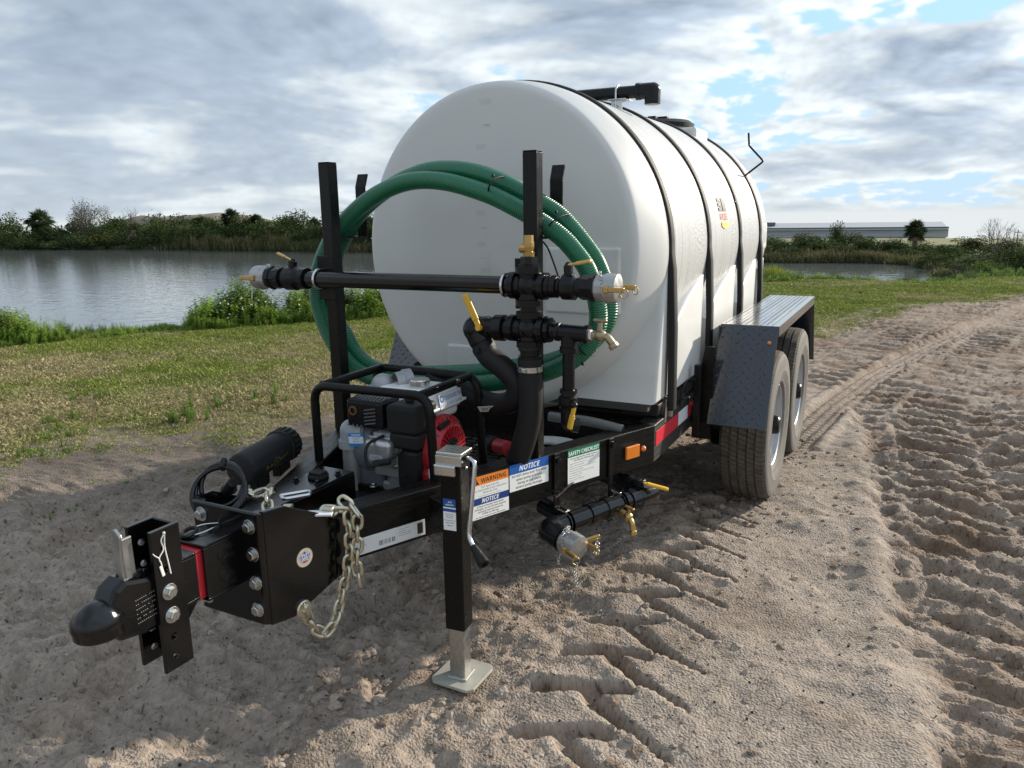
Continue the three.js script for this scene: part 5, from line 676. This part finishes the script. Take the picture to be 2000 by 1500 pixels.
function crownGeo(seed, rx, ry, rz, n, L, cols, lumps = 14) {         // many clumps inside an uneven outline
  const r = rng(seed), f = new Faces(), cs = []; for (let i = 0; i < lumps; i++) { const d = dirOf(r, 0.15), k = 0.35 + 0.6 * r(); cs.push([V(d.x * rx * k, ry * (0.95 + d.y * k * 0.95), d.z * rz * k), (0.26 + 0.26 * r()), cols[Math.floor(r() * cols.length)]]); }
  for (let i = 0; i < n; i++) { const [c, s, col] = cs[Math.floor(r() * lumps)], d = dirOf(r), k = Math.pow(r(), 0.45); const o = V(c.x + d.x * k * s * rx, Math.max(0.02 * ry, c.y + d.y * k * s * ry * 1.1), c.z + d.z * k * s * rz); const g = d.clone().add(dirOf(r, 0.2)).normalize(), sd = g.clone().cross(dirOf(r)).normalize(); const l = L * (0.6 + 0.8 * r()); f.leaf(o, g, sd, l, l * 0.5, vary(r, col)); }
  return f.geo();
}
const GREENS = [[0.055, 0.090, 0.024], [0.072, 0.110, 0.030], [0.045, 0.072, 0.022], [0.095, 0.115, 0.036], [0.078, 0.098, 0.036]];
const shrubs = [1, 2, 3, 4, 5].map((k) => crownGeo(100 + k, 0.62, 0.5, 0.62, 3800, 0.066, [GREENS[k - 1], GREENS[k % 5], GREENS[(k + 2) % 5]], 18));
const stems = [1, 2].map((k) => { const l = [], r = rng(60 + k); for (let i = 0; i < 4; i++) branch(l, r, V((r() - 0.5) * 0.15, -0.1, (r() - 0.5) * 0.15), dirOf(r, 0.9), 0.35, 0.022, 2, 0.7, 0.4); return merged(l); });
function place(root, x, z, sx, sy, turn) { root.position.set(x, groundY(x, z) - 0.05, z); root.scale.set(sx, sy, sx); root.rotation.y = turn; return root; }
const shrubProto = shrubs.map((g, k) => { const o = new THREE.Group(); o.name = 'shrub'; part('foliage', g, LEAF, o); part('stems', stems[k % 2], BARK, o); return o; });
function shrub(k, x, z, w, h, turn, label, group, name = 'shrub') { const o = shrubProto[k].clone(); o.name = numbered(name); o.userData = { label, category: 'shrub' }; if (group) o.userData.group = group; scene.add(o); return place(o, x, z, w / 1.24, h, turn); }
{
  const r = rng(21);
  const back = [[-84.3, -43.7, 2.6, 4.8], [-79.5, -43.3, 2.7, 4.2], [-74.9, -42.9, 1.7, 3.5], [-73.8, -44.8, 2.1, 4.1], [-72.3, -46.2, 2.2, 3.6], [-66.6, -44.2, 1.6, 4.4], [-67.1, -46.4, 2.3, 3.5], [-61.8, -45.5, 1.7, 3.4], [-62.5, -47.4, 1.9, 3.0], [-58.9, -46.8, 2.1, 3.4], [-55.2, -44.8, 1.4, 3.2], [-54.0, -46.1, 1.9, 3.2], [-51.3, -45.1, 1.5, 2.8], [-50.2, -46.3, 1.9, 3.2], [-47.2, -45.7, 2.0, 3.1], [-44.4, -44.9, 1.6, 3.0], [-43.9, -46.2, 1.9, 3.1], [-41.2, -44.9, 1.5, 2.6], [-39.9, -45.7, 1.8, 3.0], [-38.2, -46.1, 1.9, 3.0], [-35.5, -45.0, 1.6, 2.6], [-33.3, -45.6, 1.8, 3], [-69.7, -43.3, 1.1, 3.5], [-74.8, -42.5, 1.1, 3.5], [-62.4, -44.8, 0.9, 2.9], [-79.3, -42.2, 1.3, 3.6], [-57.5, -45.6, 1.3, 3.0], [-65, -45.0, 1.2, 3.0], [-52.8, -47.2, 1.8, 3.0], [-46, -47.2, 1.7, 3], [-88, -43, 2.6, 5], [-77, -46, 2.2, 4], [-70, -48, 2.2, 4], [-64.5, -49, 2.2, 4], [-59, -50, 2.2, 4], [-41, -48, 1.9, 3.4], [-36, -48, 1.9, 3.4]];
  for (const [x, z, h, w] of back) shrub(Math.floor(r() * 5), x, z, w * (1.05 + 0.3 * r()), h * (1.08 + 0.30 * r()) + 0.2, r() * 6, 'dense green shrub in the thicket along the far left shore of the pond', 'shrubs of the far left shore');
  for (const [x, z, h, w] of [[-4.7, -40.9, 0.8, 2.1], [-3.8, -41.9, 1.1, 1.9], [-2.7, -40.5, 0.95, 1.8], [-2.1, -43.2, 1.5, 0.9], [-1.3, -42.5, 1.1, 1.9], [-0.5, -40.7, 0.9, 1.8], [-3.9, -39.2, 0.65, 1.7], [-1.6, -39.8, 0.7, 1.7], [0.2, -41.6, 0.8, 1.5], [0.8, -42.0, 0.85, 1.5], [1.3, -39.6, 0.6, 1.4], [2.1, -42.0, 0.7, 1.7], [3.0, -40.5, 0.7, 1.7], [-6.4, -41.0, 0.9, 2.2], [-8.2, -41.3, 1.0, 2.4], [-10.4, -42.4, 1.1, 2.6], [-13, -43, 1.2, 2.6], [-16, -44, 1.2, 2.8], [-5.8, -43, 1.0, 2], [4.4, -42.5, 0.9, 2], [5.8, -42, 0.9, 2.2], [7.2, -41, 0.9, 2.2]]) shrub(Math.floor(r() * 5), x, z, w * (1.05 + 0.25 * r()), h * (0.92 + 0.2 * r()), r() * 6, 'low olive green bush on the far shore below the warehouse', 'bushes below the warehouse');
  for (const [x, z, h, w] of [[3.4, -26.2, 0.55, 1.7], [4.3, -26.6, 0.75, 1.4], [5.1, -26.8, 0.8, 1.5], [4.4, -34.1, 0.65, 1.9], [5.4, -33.2, 0.8, 1.9], [6.6, -33.5, 0.9, 2.0], [2.9, -24.9, 0.45, 1.0], [5.9, -27.5, 0.85, 1.7], [6.6, -29, 0.9, 2], [3.9, -29.5, 0.6, 1.4], [5.0, -30.4, 0.75, 1.7]]) shrub(3 + Math.floor(r() * 2), x, z, w * 1.15, h * 1.1, r() * 6, 'scrubby bush on the bank at the right edge, past the end of the pond', 'scrub on the right bank');
  shrub(0, 3.2, -33.8, 1.75, 1.0, 0.4, 'darkest bush on the right bank, below the bare trees');
  shrub(2, 2.4, -35.7, 1.5, 0.9, 2.4, 'dark rounded bush at the far right end of the pond');
  // four plants of their own on the near right bank
  const own = (name, geo, m, x, z, label, category = 'bush') => { const o = new THREE.Group(); o.name = numbered(name); part('foliage', geo, m, o); part('stems', stems[0], BARK, o).scale.setScalar(0.35); o.userData = { label, category }; scene.add(o); o.position.set(x, groundY(x, z) - 0.02, z); };
  const grassy = (seed, n, w, h, cols, lean = 0.5) => { const q = rng(seed), f = new Faces(); for (let i = 0; i < n; i++) { const a = q() * 6.283, k = Math.sqrt(q()) * w * 0.5, o = V(Math.cos(a) * k, 0, Math.sin(a) * k), d = V(Math.cos(a) * lean * (0.3 + q()) * k / w * 2 + (q() - 0.5) * 0.3, 1, Math.sin(a) * lean * (0.3 + q()) * k / w * 2 + (q() - 0.5) * 0.3).normalize(); const L = h * (0.55 + 0.5 * q()) * (1 - 0.55 * (k / w * 2) ** 2), c = vary(q, cols[Math.floor(q() * cols.length)]); f.leaf(o, d, d.clone().cross(dirOf(q)).normalize(), L, 0.022, c, 0.12); } return f.geo(); };
  own('round_bush', grassy(5, 2200, 0.80, 0.66, [[0.30, 0.34, 0.05], [0.36, 0.38, 0.07], [0.22, 0.27, 0.05]], 0.9), LEAF, -1.7, -18.7, 'rounded yellow green bush beside the back of the tank');
  own('reed_clump', grassy(6, 500, 0.95, 0.36, [[0.42, 0.40, 0.24], [0.30, 0.33, 0.16]], 0.5), DRY, -0.85, -19.0, 'pale straw coloured reeds on the near bank right of the tank', 'reeds');
  own('dead_bush', (() => { const l = [], q = rng(9); for (let i = 0; i < 26; i++) branch(l, q, V((q() - 0.5) * 0.7, -0.05, (q() - 0.5) * 0.5), dirOf(q, 0.7), 0.17, 0.006, 2, 0.9, 0.2); const g = merged(l); return colored(g, [0.22, 0.20, 0.17]); })(), DRY, 2.95, -21.2, 'dry grey brown bush at the right end of the pond', 'bush');
  own('leafy_bush', crownGeo(77, 0.45, 0.21, 0.4, 1800, 0.06, [[0.11, 0.17, 0.04], [0.15, 0.21, 0.05]], 14), LEAF, 3.5, -22.6, 'bright green leafy bush behind the dry bush on the right bank');
  own('dark_weed', crownGeo(78, 0.55, 0.12, 0.35, 1400, 0.06, [[0.05, 0.09, 0.025], [0.09, 0.07, 0.04]], 14), LEAF, 0.5, -18.6, 'low dark weeds in the middle of the near bank, right of the fender', 'weeds');
  own('tall_weed', crownGeo(79, 0.30, 0.13, 0.3, 900, 0.05, [[0.13, 0.18, 0.04], [0.10, 0.15, 0.04]], 10), LEAF, 1.5, -20.3, 'upright green weeds standing before the palm reflection', 'weeds');
  own('weed_patch', crownGeo(80, 0.42, 0.09, 0.3, 900, 0.05, [[0.07, 0.12, 0.03]], 10), LEAF, -0.35, -18.4, 'small dark weed patch just right of the pale reeds', 'weeds');
}
// fan palms
function palm(x, z, h, w, seed, label, dead = false) {
  const o = thing(dead ? 'dead_palm' : 'fan_palm', label, 'palm tree', [x, groundY(x, z) - 0.05, z]), r = rng(seed), R = w * 0.5, ct = h - R * 0.75, f = new Faces(), d2 = new Faces();
  part('trunk', [new THREE.CylinderGeometry(R * 0.16, R * 0.2, ct, 9, 4).translate(0, ct / 2, 0)], BARK, o);
  const fan = (F, out, base, L, col, droop) => { const tip = base.clone().addScaledVector(out, L * 0.45), s = out.clone().cross(V(0, 1, 0.01)).normalize(), n = 13; F.leaf(base, out, s, L * 0.5, L * 0.03, col, 0); for (let i = 0; i < n; i++) { const a = (i / (n - 1) - 0.5) * 3.0, d = out.clone().multiplyScalar(Math.cos(a)).addScaledVector(s, Math.sin(a)).normalize(); d.y -= droop * (0.4 + 0.6 * Math.abs(Math.sin(a))); F.leaf(tip, d.normalize(), V(0, 1, 0).cross(d).normalize().addScaledVector(V(0, 1, 0), 0.5), L * (0.5 + 0.12 * r()), L * 0.075, vary(r, col, 0.25), 0.25); } };
  if (!dead) for (let i = 0; i < 90; i++) fan(f, dirOf(r, 0.2), V(0, ct, 0), R * (0.6 + 0.45 * r()), [[0.045, 0.07, 0.025], [0.06, 0.085, 0.03], [0.035, 0.055, 0.02]][i % 3], 0.25);
  for (let i = 0; i < (dead ? 34 : 16); i++) { const a = r() * 6.283; fan(d2, V(Math.cos(a) * 0.75, -0.55 - 0.5 * r(), Math.sin(a) * 0.75).normalize(), V(0, ct - R * 0.1 * r(), 0), R * (0.8 + 0.3 * r()), dead ? [0.26, 0.21, 0.16] : [0.17, 0.135, 0.085], 0.5); }
  if (!dead) part('crown', f.geo(), LEAF, o); part('dead_fronds', d2.geo(), DRY, o);
}
for (const a of [[-75.4, -44.0, 4.3, 3.3, 1, 'full fan palm with a hanging brown skirt, far left above the thicket'], [-52.3, -46.9, 3.4, 2.2, 2, 'dark fan palm in front of the tan hill, taller of the neighbouring two'], [-49.5, -47.1, 2.9, 2.0, 3, 'smaller fan palm just right of the tallest palm before the hill'], [-57.4, -48.0, 3.0, 2.3, 4, 'wide pale fan palm half sunk in the thicket below the hill crest'], [-43.7, -48.0, 2.5, 1.7, 5, 'small fan palm just left of the left hose post'], [-35.6, -44.9, 2.8, 1.7, 6, 'fan palm seen between the green hose and the tank'], [1.7, -43.1, 1.85, 1.45, 7, 'fan palm standing before the warehouse across the pond']]) palm(...a);
palm(-62.8, -44.9, 2.5, 1.9, 8, 'dead palm with drooping brown fronds on the far left shore', true);
// bare and thinly leaved trees
function bareTree(x, z, h, w, seed, label, cover, col) {
  const o = thing('bare_tree', label, 'tree', [x, groundY(x, z) - 0.05, z]), r = rng(seed), l = []; const k = h / 3.0;
  for (let i = 0; i < 3; i++) branch(l, r, V((r() - 0.5) * 0.2 * w, 0, (r() - 0.5) * 0.2 * w), dirOf(r, 1.2).add(V((r() - 0.5) * w / h * 0.8, 0.4, 0)).normalize(), 1.05 * k, 0.045 * k, 5, 0.62, 0.45);
  part('branches', colored(merged(l), [0.17, 0.15, 0.13]), DRY, o);
  if (cover) part('crown', crownGeo(seed + 40, w * 0.5, h * 0.5, w * 0.5, cover, 0.11, [col, col.map((v) => v * 0.75)], 22), LEAF, o);
}
bareTree(-70.7, -45.8, 4.6, 4.6, 31, 'large grey green tree, tallest on the far left shore', 9500, [0.12, 0.125, 0.085]);
bareTree(-83.0, -45.6, 4.3, 3.2, 32, 'thin leafless tree at the left edge of the far shore', 0);
bareTree(-68.0, -48.4, 3.9, 3.0, 33, 'sparse twiggy tree just right of the tallest tree on the far shore', 500, [0.12, 0.115, 0.075]);
bareTree(-66.0, -49.8, 3.6, 2.4, 34, 'pale twiggy treetop standing before the left end of the hill', 600, [0.14, 0.14, 0.09]);
bareTree(4.85, -36.2, 1.75, 1.0, 35, 'small leafless tree right of the warehouse', 0);
bareTree(5.75, -36.4, 1.6, 0.9, 36, 'leafless tree at the right edge beside the utility pole', 0);
{
  const o = thing('utility_pole', 'thin utility pole rising from the scrub at the right edge', 'pole', [5.55, groundY(5.55, -36.4), -36.4]);
  part('pole', new THREE.CylinderGeometry(0.018, 0.024, 1.45, 10).translate(0, 0.72, 0), BARK, o); part('crossarm', box(0.26, 0.03, 0.03, [0, 1.34, 0]), BARK, o);
}
// ---------------------------------------------------------------- far warehouse and spoil hill
{
  const a = V(-82, 0, -245), b = V(10.7, 0, -256.5), L = a.distanceTo(b), d = b.clone().sub(a).normalize(), w = thing('warehouse', 'long low grey warehouse with a pale metal roof beyond the pond', 'building', [a.x, -9.4, a.z], Math.atan2(-d.z, d.x));
  const roofT = dataTex(512, 128, (u, v) => { const k = 0.80 + 0.30 * tileNoise(u, v, 9, 4) + 0.10 * tileNoise(u, v, 40, 2); return [k, k, k]; });
  const roofM = std(0.50, 0.52, 0.54, 0.6, 0, { map: roofT }), wallM = std(0.30, 0.31, 0.32, 0.8), darkM = std(0.12, 0.13, 0.14, 0.8);
  part('roof', slab([[-1.5, 5.5], [12, 7.5], [26, 5.5]], L, basis([0, 0, -1], [0, 1, 0], [1, 0, 0], [0, 0, 0]), 0), roofM, w);
  part('front_roof', box(L, 2.9, 0.3, [L / 2, 4.6, 0.3], [0, 0, 0], 0.05), roofM, w, 'upright pale roof slope facing the pond');
  part('gutter', box(L, 0.35, 0.6, [L / 2, 6.05, 0.3], [0, 0, 0], 0.05), darkM, w);
  part('awning', box(L * 0.62, 0.55, 4, [L * 0.64, 2.75, 2.2], [0, 0, 0], 0.1), std(0.18, 0.19, 0.19, 0.8), w); part('awning', box(L * 0.22, 0.6, 4, [L * 0.36, 2.85, 2.2], [0, 0, 0], 0.1), std(0.22, 0.23, 0.23, 0.8), w);
  part('wall', box(L - 1, 3.4, 0.4, [L / 2, 1.45, 0], [0, 0, 0], 0.05), wallM, w);
  for (let k = 0; k < 14; k++) part('loading_door', box(3.2, 2.1, 0.2, [L * 0.36 + k * 4.1, 1.2, 0.35], [0, 0, 0], 0.05), k % 3 ? darkM : wallM, w);
  part('vent_house', box(14, 1.0, 6, [L * 0.41, 7.3, -9], [0, 0, 0], 0.1), darkM, w);
  const g = new THREE.PlaneGeometry(150, 60, 90, 30); g.rotateX(-Math.PI / 2); const p = g.attributes.position, c = [];
  for (let i = 0; i < p.count; i++) { const x = p.getX(i), z = p.getZ(i), e = sst(1, 0.25, Math.hypot(x / 75, z / 30)); p.setY(i, e * (15 + 1.6 * fbm(x * 0.06, z * 0.06, 4) - 2.2 * sst(0, 60, x)) - 1); const n = fbm(x * 0.09 + 9, z * 0.09, 4); c.push(...mix3([0.20, 0.175, 0.14], [0.12, 0.115, 0.075], sst(-0.1, 0.5, n))); }
  g.setAttribute('color', new THREE.Float32BufferAttribute(c, 3)); g.computeVertexNormals(); g.rotateY(0.85); g.translate(-246, -10.5, -212);
  struct('hill', g, std(1, 1, 1, 0.95, 0, { vertexColors: true }));
}
// ---------------------------------------------------------------- what nobody could count: reeds, weeds, grass, clods
const M4 = new THREE.Matrix4(), Q4 = new THREE.Quaternion(), E4 = new THREE.Euler();
function scatter(name, geo, m, spots, label, category) {              // spots: [x, y, z, sx, sy, turn, tilt, colour]
  const o = new THREE.InstancedMesh(geo, m, spots.length);
  spots.forEach(([x, y, z, sx, sy, turn, tilt, col], i) => { Q4.setFromEuler(E4.set(tilt, turn, tilt * 0.6, 'YXZ')); M4.compose(V(x, y, z), Q4, V(sx, sy, sx)); o.setMatrixAt(i, M4); if (col) o.setColorAt(i, lin(...col)); });
  o.name = numbered(name); o.userData = { kind: 'stuff', label, category }; return add(o);
}
function tuftGeo(seed, n, spread, w, lean) { const r = rng(seed), f = new Faces(); for (let i = 0; i < n; i++) { const a = r() * 6.283, k = Math.sqrt(r()) * spread, o = V(Math.cos(a) * k, 0, Math.sin(a) * k), b = r() * 6.283, d = V(Math.cos(b) * lean * r(), 1, Math.sin(b) * lean * r()).normalize(), q = 0.75 + 0.5 * r(); f.leaf(o, d, d.clone().cross(dirOf(r)).normalize(), 0.6 + 0.6 * r(), w * (0.7 + 0.6 * r()), [q, q, q], 0.15 + 0.3 * r()); } return f.geo(); }
{
  const r = rng(33), white = leafM(0.8, 0.3);
  // reeds along the far shores
  const reed = [tuftGeo(1, 26, 0.34, 0.035, 0.35), tuftGeo(2, 26, 0.34, 0.035, 0.45)], spots = [[], []];
  const along = (pts, n, h0, h1, cols, dep) => { for (let i = 0; i < n; i++) { const t = r() * (pts.length - 1), k = Math.floor(t), u = t - k, x = lerp(pts[k][0], pts[k + 1][0], u) + (r() - 0.5) * dep, z = lerp(pts[k][1], pts[k + 1][1], u) + (r() - 0.5) * dep, y = groundY(x, z); if (y < -1.35) continue; const hm = 0.75 + 0.5 * sst(-0.3, 0.3, noise(x * 0.5, z * 0.5 + 3)); spots[i & 1].push([x, Math.max(y, -1.05), z, 0.9 + 0.5 * r(), (h0 + (h1 - h0) * r()) * hm, r() * 6, (r() - 0.5) * 0.12, vary(r, cols[Math.floor(r() * cols.length)], 0.3)]); } };
  const tanGreen = [[0.16, 0.15, 0.07], [0.12, 0.13, 0.05], [0.24, 0.20, 0.115], [0.09, 0.11, 0.04]];
  along([[-57.5, -44.3], [-46, -43.7], [-34, -44.1], [-26, -43.2]], 900, 0.8, 1.6, tanGreen, 1.3);
  along([[-90, -38.5], [-78, -41.6], [-59, -44.5]], 420, 0.4, 0.8, [[0.10, 0.10, 0.05], [0.07, 0.085, 0.03], [0.14, 0.12, 0.07]], 1.2);
  along([[-20, -42.0], [-10.8, -40.2], [-4.3, -37.9], [-0.2, -38.9], [2.2, -37.5]], 650, 0.35, 0.75, tanGreen, 0.9);
  along([[2.2, -37.5], [3.2, -33.4], [3.1, -28.6]], 300, 0.25, 0.55, tanGreen, 1.0);
  spots.forEach((s, k) => scatter('shore_reeds', reed[k], white, s, 'tall tan and green reeds along the far waterline', 'reeds'));
  const th = []; for (const [x, z, w, h] of [[-31, -45.3, 3, 2.1], [-28.6, -45.6, 2.8, 1.9], [-26.2, -44.8, 3, 2.0], [-23.8, -44.6, 2.8, 1.8], [-21.4, -44.0, 3, 1.9], [-18.8, -44.6, 2.8, 1.6], [-93, -42, 5, 3], [-98, -40, 5, 3.2], [-104, -38, 5, 3], [-110, -36, 5.5, 3.4], [-116, -34, 5.5, 3.2]]) th.push([x, groundY(x, z) - 0.05, z, w / 1.2, h, r() * 6, 0, null]);
  scatter('far_thicket', shrubs[1], LEAF, th, 'far thicket along the pond, mostly behind the tank', 'thicket');
  // leafy weeds on the near bank
  const weed = [1, 2, 3].map((k) => { const q = rng(200 + k), f = new Faces(); for (let s = 0; s < 5; s++) { const bx = (q() - 0.5) * 0.3, bz = (q() - 0.5) * 0.3, lx = (q() - 0.5) * 0.4, lz = (q() - 0.5) * 0.4, hh = 0.6 + 0.4 * q(); for (let i = 0; i < 34; i++) { const t = 0.10 + 0.90 * i / 34, a = i * 2.4 + s, o = V(bx + lx * t, t * hh, bz + lz * t), d = V(Math.cos(a), 0.35 + 0.5 * q(), Math.sin(a)).normalize(), g = 0.7 + 0.6 * q() + 0.25 * t; f.leaf(o, d, V(-Math.sin(a), 0.2, Math.cos(a)).normalize(), 0.155 * (1.15 - 0.5 * t), 0.075 * (1.1 - 0.4 * t), [g, g, g * 0.95], 0.4); } f.leaf(V(bx, 0, bz), V(lx, hh, lz).normalize(), V(1, 0, 0), hh, 0.012, [0.8, 0.8, 0.6], 0); } return f.geo(); });
  const edge = [[-14, 6.5], [-9.2, -0.2], [-8.0, -2.2], [-7.65, -2.85], [-7.25, -3.6], [-7.0, -4.0], [-6.8, -4.25], [-6.4, -4.75], [-6.0, -5.4], [-5.4, -6.0], [-4.9, -6.7], [-2.6, -10.5], [-1.0, -14.0], [0.5, -15.6], [1.9, -17.5], [3.3, -19.5], [5.5, -22]];
  const hs = [0.5, 0.42, 0.36, 0.14, 0.05, 0.08, 0.32, 0.43, 0.42, 0.34, 0.32, 0.3, 0.16, 0.14, 0.14, 0.16, 0.2], ws = [[], [], []];
  for (let i = 0; i < 2600; i++) { const t = r() * (edge.length - 1), k = Math.floor(t), u = t - k, dx = edge[k + 1][0] - edge[k][0], dz = edge[k + 1][1] - edge[k][1], L = Math.hypot(dx, dz), off = Math.pow(r(), 1.3) * 1.5 - 0.12, x = edge[k][0] + dx * u + dz / L * off, z = edge[k][1] + dz * u - dx / L * off, y = groundY(x, z); if (y < -0.95) continue; const h = lerp(hs[k], hs[k + 1], u) * (0.55 + 0.75 * r()) * sst(-0.25, 0.35, off + 0.1) * (0.35 + 1.0 * sst(-0.35, 0.35, noise(x * 2.1, z * 2.1))) + 0.06; ws[i % 3].push([x, y - 0.02, z, h * (0.9 + 0.5 * r()) * 0.9 + 0.03, h, r() * 6, (r() - 0.5) * 0.3, vary(r, off < 0.25 ? [0.20, 0.30, 0.05] : [0.14, 0.21, 0.055], 0.35)]); }
  ws.forEach((s, k) => scatter('bank_weeds', weed[k], white, s, 'leafy green weeds along the top of the near bank', 'weeds'));
  const fl = []; for (let i = 0; i < 90; i++) { const t = 6.3 + r() * 4, k = Math.floor(t), u = t - k, x = lerp(edge[k][0], edge[k + 1][0], u) - 0.2 * r(), z = lerp(edge[k][1], edge[k + 1][1], u) - 0.2 * r(); fl.push([x, groundY(x, z) + 0.10 + 0.3 * r(), z, 0.014, 0.010, r() * 6, 0, r() < 0.2 ? [0.75, 0.65, 0.08] : [0.8, 0.8, 0.76]]); }
  scatter('wild_flowers', new THREE.IcosahedronGeometry(1, 0), std(1, 1, 1, 0.8), fl, 'tiny white flowers scattered through the bank weeds', 'flowers');
  // mown grass, green and straw mixed, thinning out over the dirt
  const tuft = [tuftGeo(11, 13, 1.1, 0.15, 0.9), tuftGeo(12, 13, 1.2, 0.16, 1.2), tuftGeo(13, 12, 1.2, 0.15, 1.6)], gs = [[], [], []];
  const gcol = (x, z) => { const n = noise(x * 0.55 + 4, z * 0.55) + 0.6 * noise(x * 2.1, z * 2.1) + 0.5 * sst(-1.5, -6.5, z - 0 * x) + 0.25 * sst(3, 6, -sandSide(x, z)) - 0.15; const green = sst(-0.35, 0.30, n + (r() - 0.5) * 0.7); return vary(r, mix3([0.43, 0.37, 0.21], r() < 0.5 ? [0.20, 0.27, 0.05] : [0.30, 0.33, 0.085], green), 0.3); };
  const sow = (n, x0, x1, z0, z1, size) => { for (let i = 0; i < n; i++) { const x = lerp(x0, x1, r()), z = lerp(z0, z1, r()), s = sandSide(x, z); if (s > (z < -5 ? 0.5 : 2.3)) continue; const keep = s < -0.3 ? 1 : s < 0.6 ? 0.62 : 0.45 * sst(2.3, 0.6, s) * sst(-0.1, 0.25, noise(x * 1.4, z * 1.4)); if (r() > keep) continue; const pd = pondDist(x, z); if (pd < 1.2) continue; const y = groundY(x, z); const h = (0.035 + 0.045 * r()) * (0.8 + 0.5 * noise(x * 1.7, z * 1.7)) * (s > 0 ? 0.7 : 1); gs[i % 3].push([x, y - 0.005, z, h * size * (0.9 + 0.5 * r()), h * 1.0, r() * 6, (r() - 0.5) * 0.25, gcol(x, z)]); } };
  sow(90000, -8.8, -1.6, -7.5, 1.6, 1.0); sow(50000, -6, 3.5, -14, -6, 1.4); sow(30000, -2.5, 8, -22, -12, 1.7); sow(9000, -12, -6, -2, 6, 1.4);
  console.log('grass tufts', gs[0].length * 3);
  gs.forEach((s, k) => scatter('mown_grass', tuft[k], white, s, 'short mown grass, green and straw coloured, between the sand and the bank', 'grass'));
  const gw = []; for (const [x, z, n, h] of [[-3.05, -0.75, 10, 0.16], [-3.25, -1.15, 8, 0.13], [-2.95, -1.55, 8, 0.15], [-3.9, -0.35, 12, 0.10], [-3.6, -0.1, 10, 0.09], [-4.4, -0.9, 10, 0.11], [-4.8, 0.1, 10, 0.10], [-3.3, 0.15, 8, 0.09], [-2.4, 0.2, 10, 0.05], [-2.2, 0.7, 10, 0.05]]) for (let i = 0; i < n; i++) { const a = x + (r() - 0.5) * 0.3, b = z + (r() - 0.5) * 0.3; gw.push([a, groundY(a, b) - 0.01, b, h * 0.8, h * (0.6 + 0.7 * r()), r() * 6, 0, vary(r, [0.13, 0.21, 0.04], 0.3)]); }
  scatter('grass_weeds', weed[0], white, gw, 'small bright green weeds standing up in the dry grass', 'weeds');
  // clods and grit
  const clodG = [1, 2, 3].map((k) => { const g = mergeVertices(new THREE.IcosahedronGeometry(1, 2).deleteAttribute('uv').deleteAttribute('normal')), p = g.attributes.position; for (let i = 0; i < p.count; i++) { const x = p.getX(i), y = p.getY(i), z = p.getZ(i), n = 1 + 0.45 * noise(x * 1.3 + k * 9, y * 1.3 + z) + 0.30 * noise(x * 3.1 + z * 2, y * 3.1 + k) + 0.55 * noise(x * 6 + y * 5, z * 6 + k); p.setXYZ(i, x * n, y * n * 0.6, z * n); } g.computeVertexNormals(); const h = g.toNonIndexed(); h.computeVertexNormals(); h.setAttribute('uv', new THREE.Float32BufferAttribute(new Float32Array(h.attributes.position.count * 2), 2)); return h; g.setAttribute('uv', new THREE.Float32BufferAttribute(new Float32Array(p.count * 2), 2)); return g; }), cs = [[], [], []];
  const clods = (n, x0, x1, z0, z1, lo, hi, want) => { for (let i = 0; i < n; i++) { const x = lerp(x0, x1, r()), z = lerp(z0, z1, r()); if (r() > want(x, z)) continue; const s = lo * Math.pow(hi / lo, Math.pow(r(), 3.2)); const y = groundY(x, z); cs[i % 3].push([x, y - s * 0.08, z, s, s * (0.7 + 0.4 * r()), r() * 6, (r() - 0.5), vary(r, r() < 0.3 ? [0.22, 0.16, 0.115] : [0.33, 0.268, 0.215], 0.18)]); } };
  clods(5200, 0.05, 1.15, -2.5, 1.9, 0.0025, 0.020, (x, z) => 0.25 + 0.75 * sst(-0.1, 0.25, noise(x * 3, z * 3))); clods(5200, 1.2, 3.0, -6, 1.9, 0.003, 0.020, (x, z) => 0.3 + 0.7 * sst(0, 0.2, noise(x * 3, z * 3))); clods(900, -2.2, 0.3, 0.2, 2, 0.003, 0.018, () => 0.6); clods(700, 0.0, 0.55, 0.85, 1.5, 0.005, 0.030, (x, z) => sst(0, 0.2, noise(x * 4, z * 4)));
  const sandM = std(1, 1, 1, 0.95, 0, {}); cs.forEach((s, k) => scatter('sand_clods', clodG[k], sandM, s, 'crumbled clods of sand beside the tyre marks', 'clods'));
  const gr = []; for (let i = 0; i < 2600; i++) { const a = r() * 6.283, k = Math.sqrt(r()) * 2.6, x = 0.6 + Math.cos(a) * k, z = 0.6 + Math.sin(a) * k * 0.9, s = 0.0016 + 0.004 * r() * r(); gr.push([x, groundY(x, z) + s * 0.4, z, s, s, r() * 6, r(), r() < 0.9 ? [0.03, 0.025, 0.02] : [0.65, 0.62, 0.58]]); }
  scatter('grit', new THREE.IcosahedronGeometry(1, 0), sandM, gr, 'dark grit and bits of shell strewn on the sand', 'grit');
}
renderer.render(scene, camera);
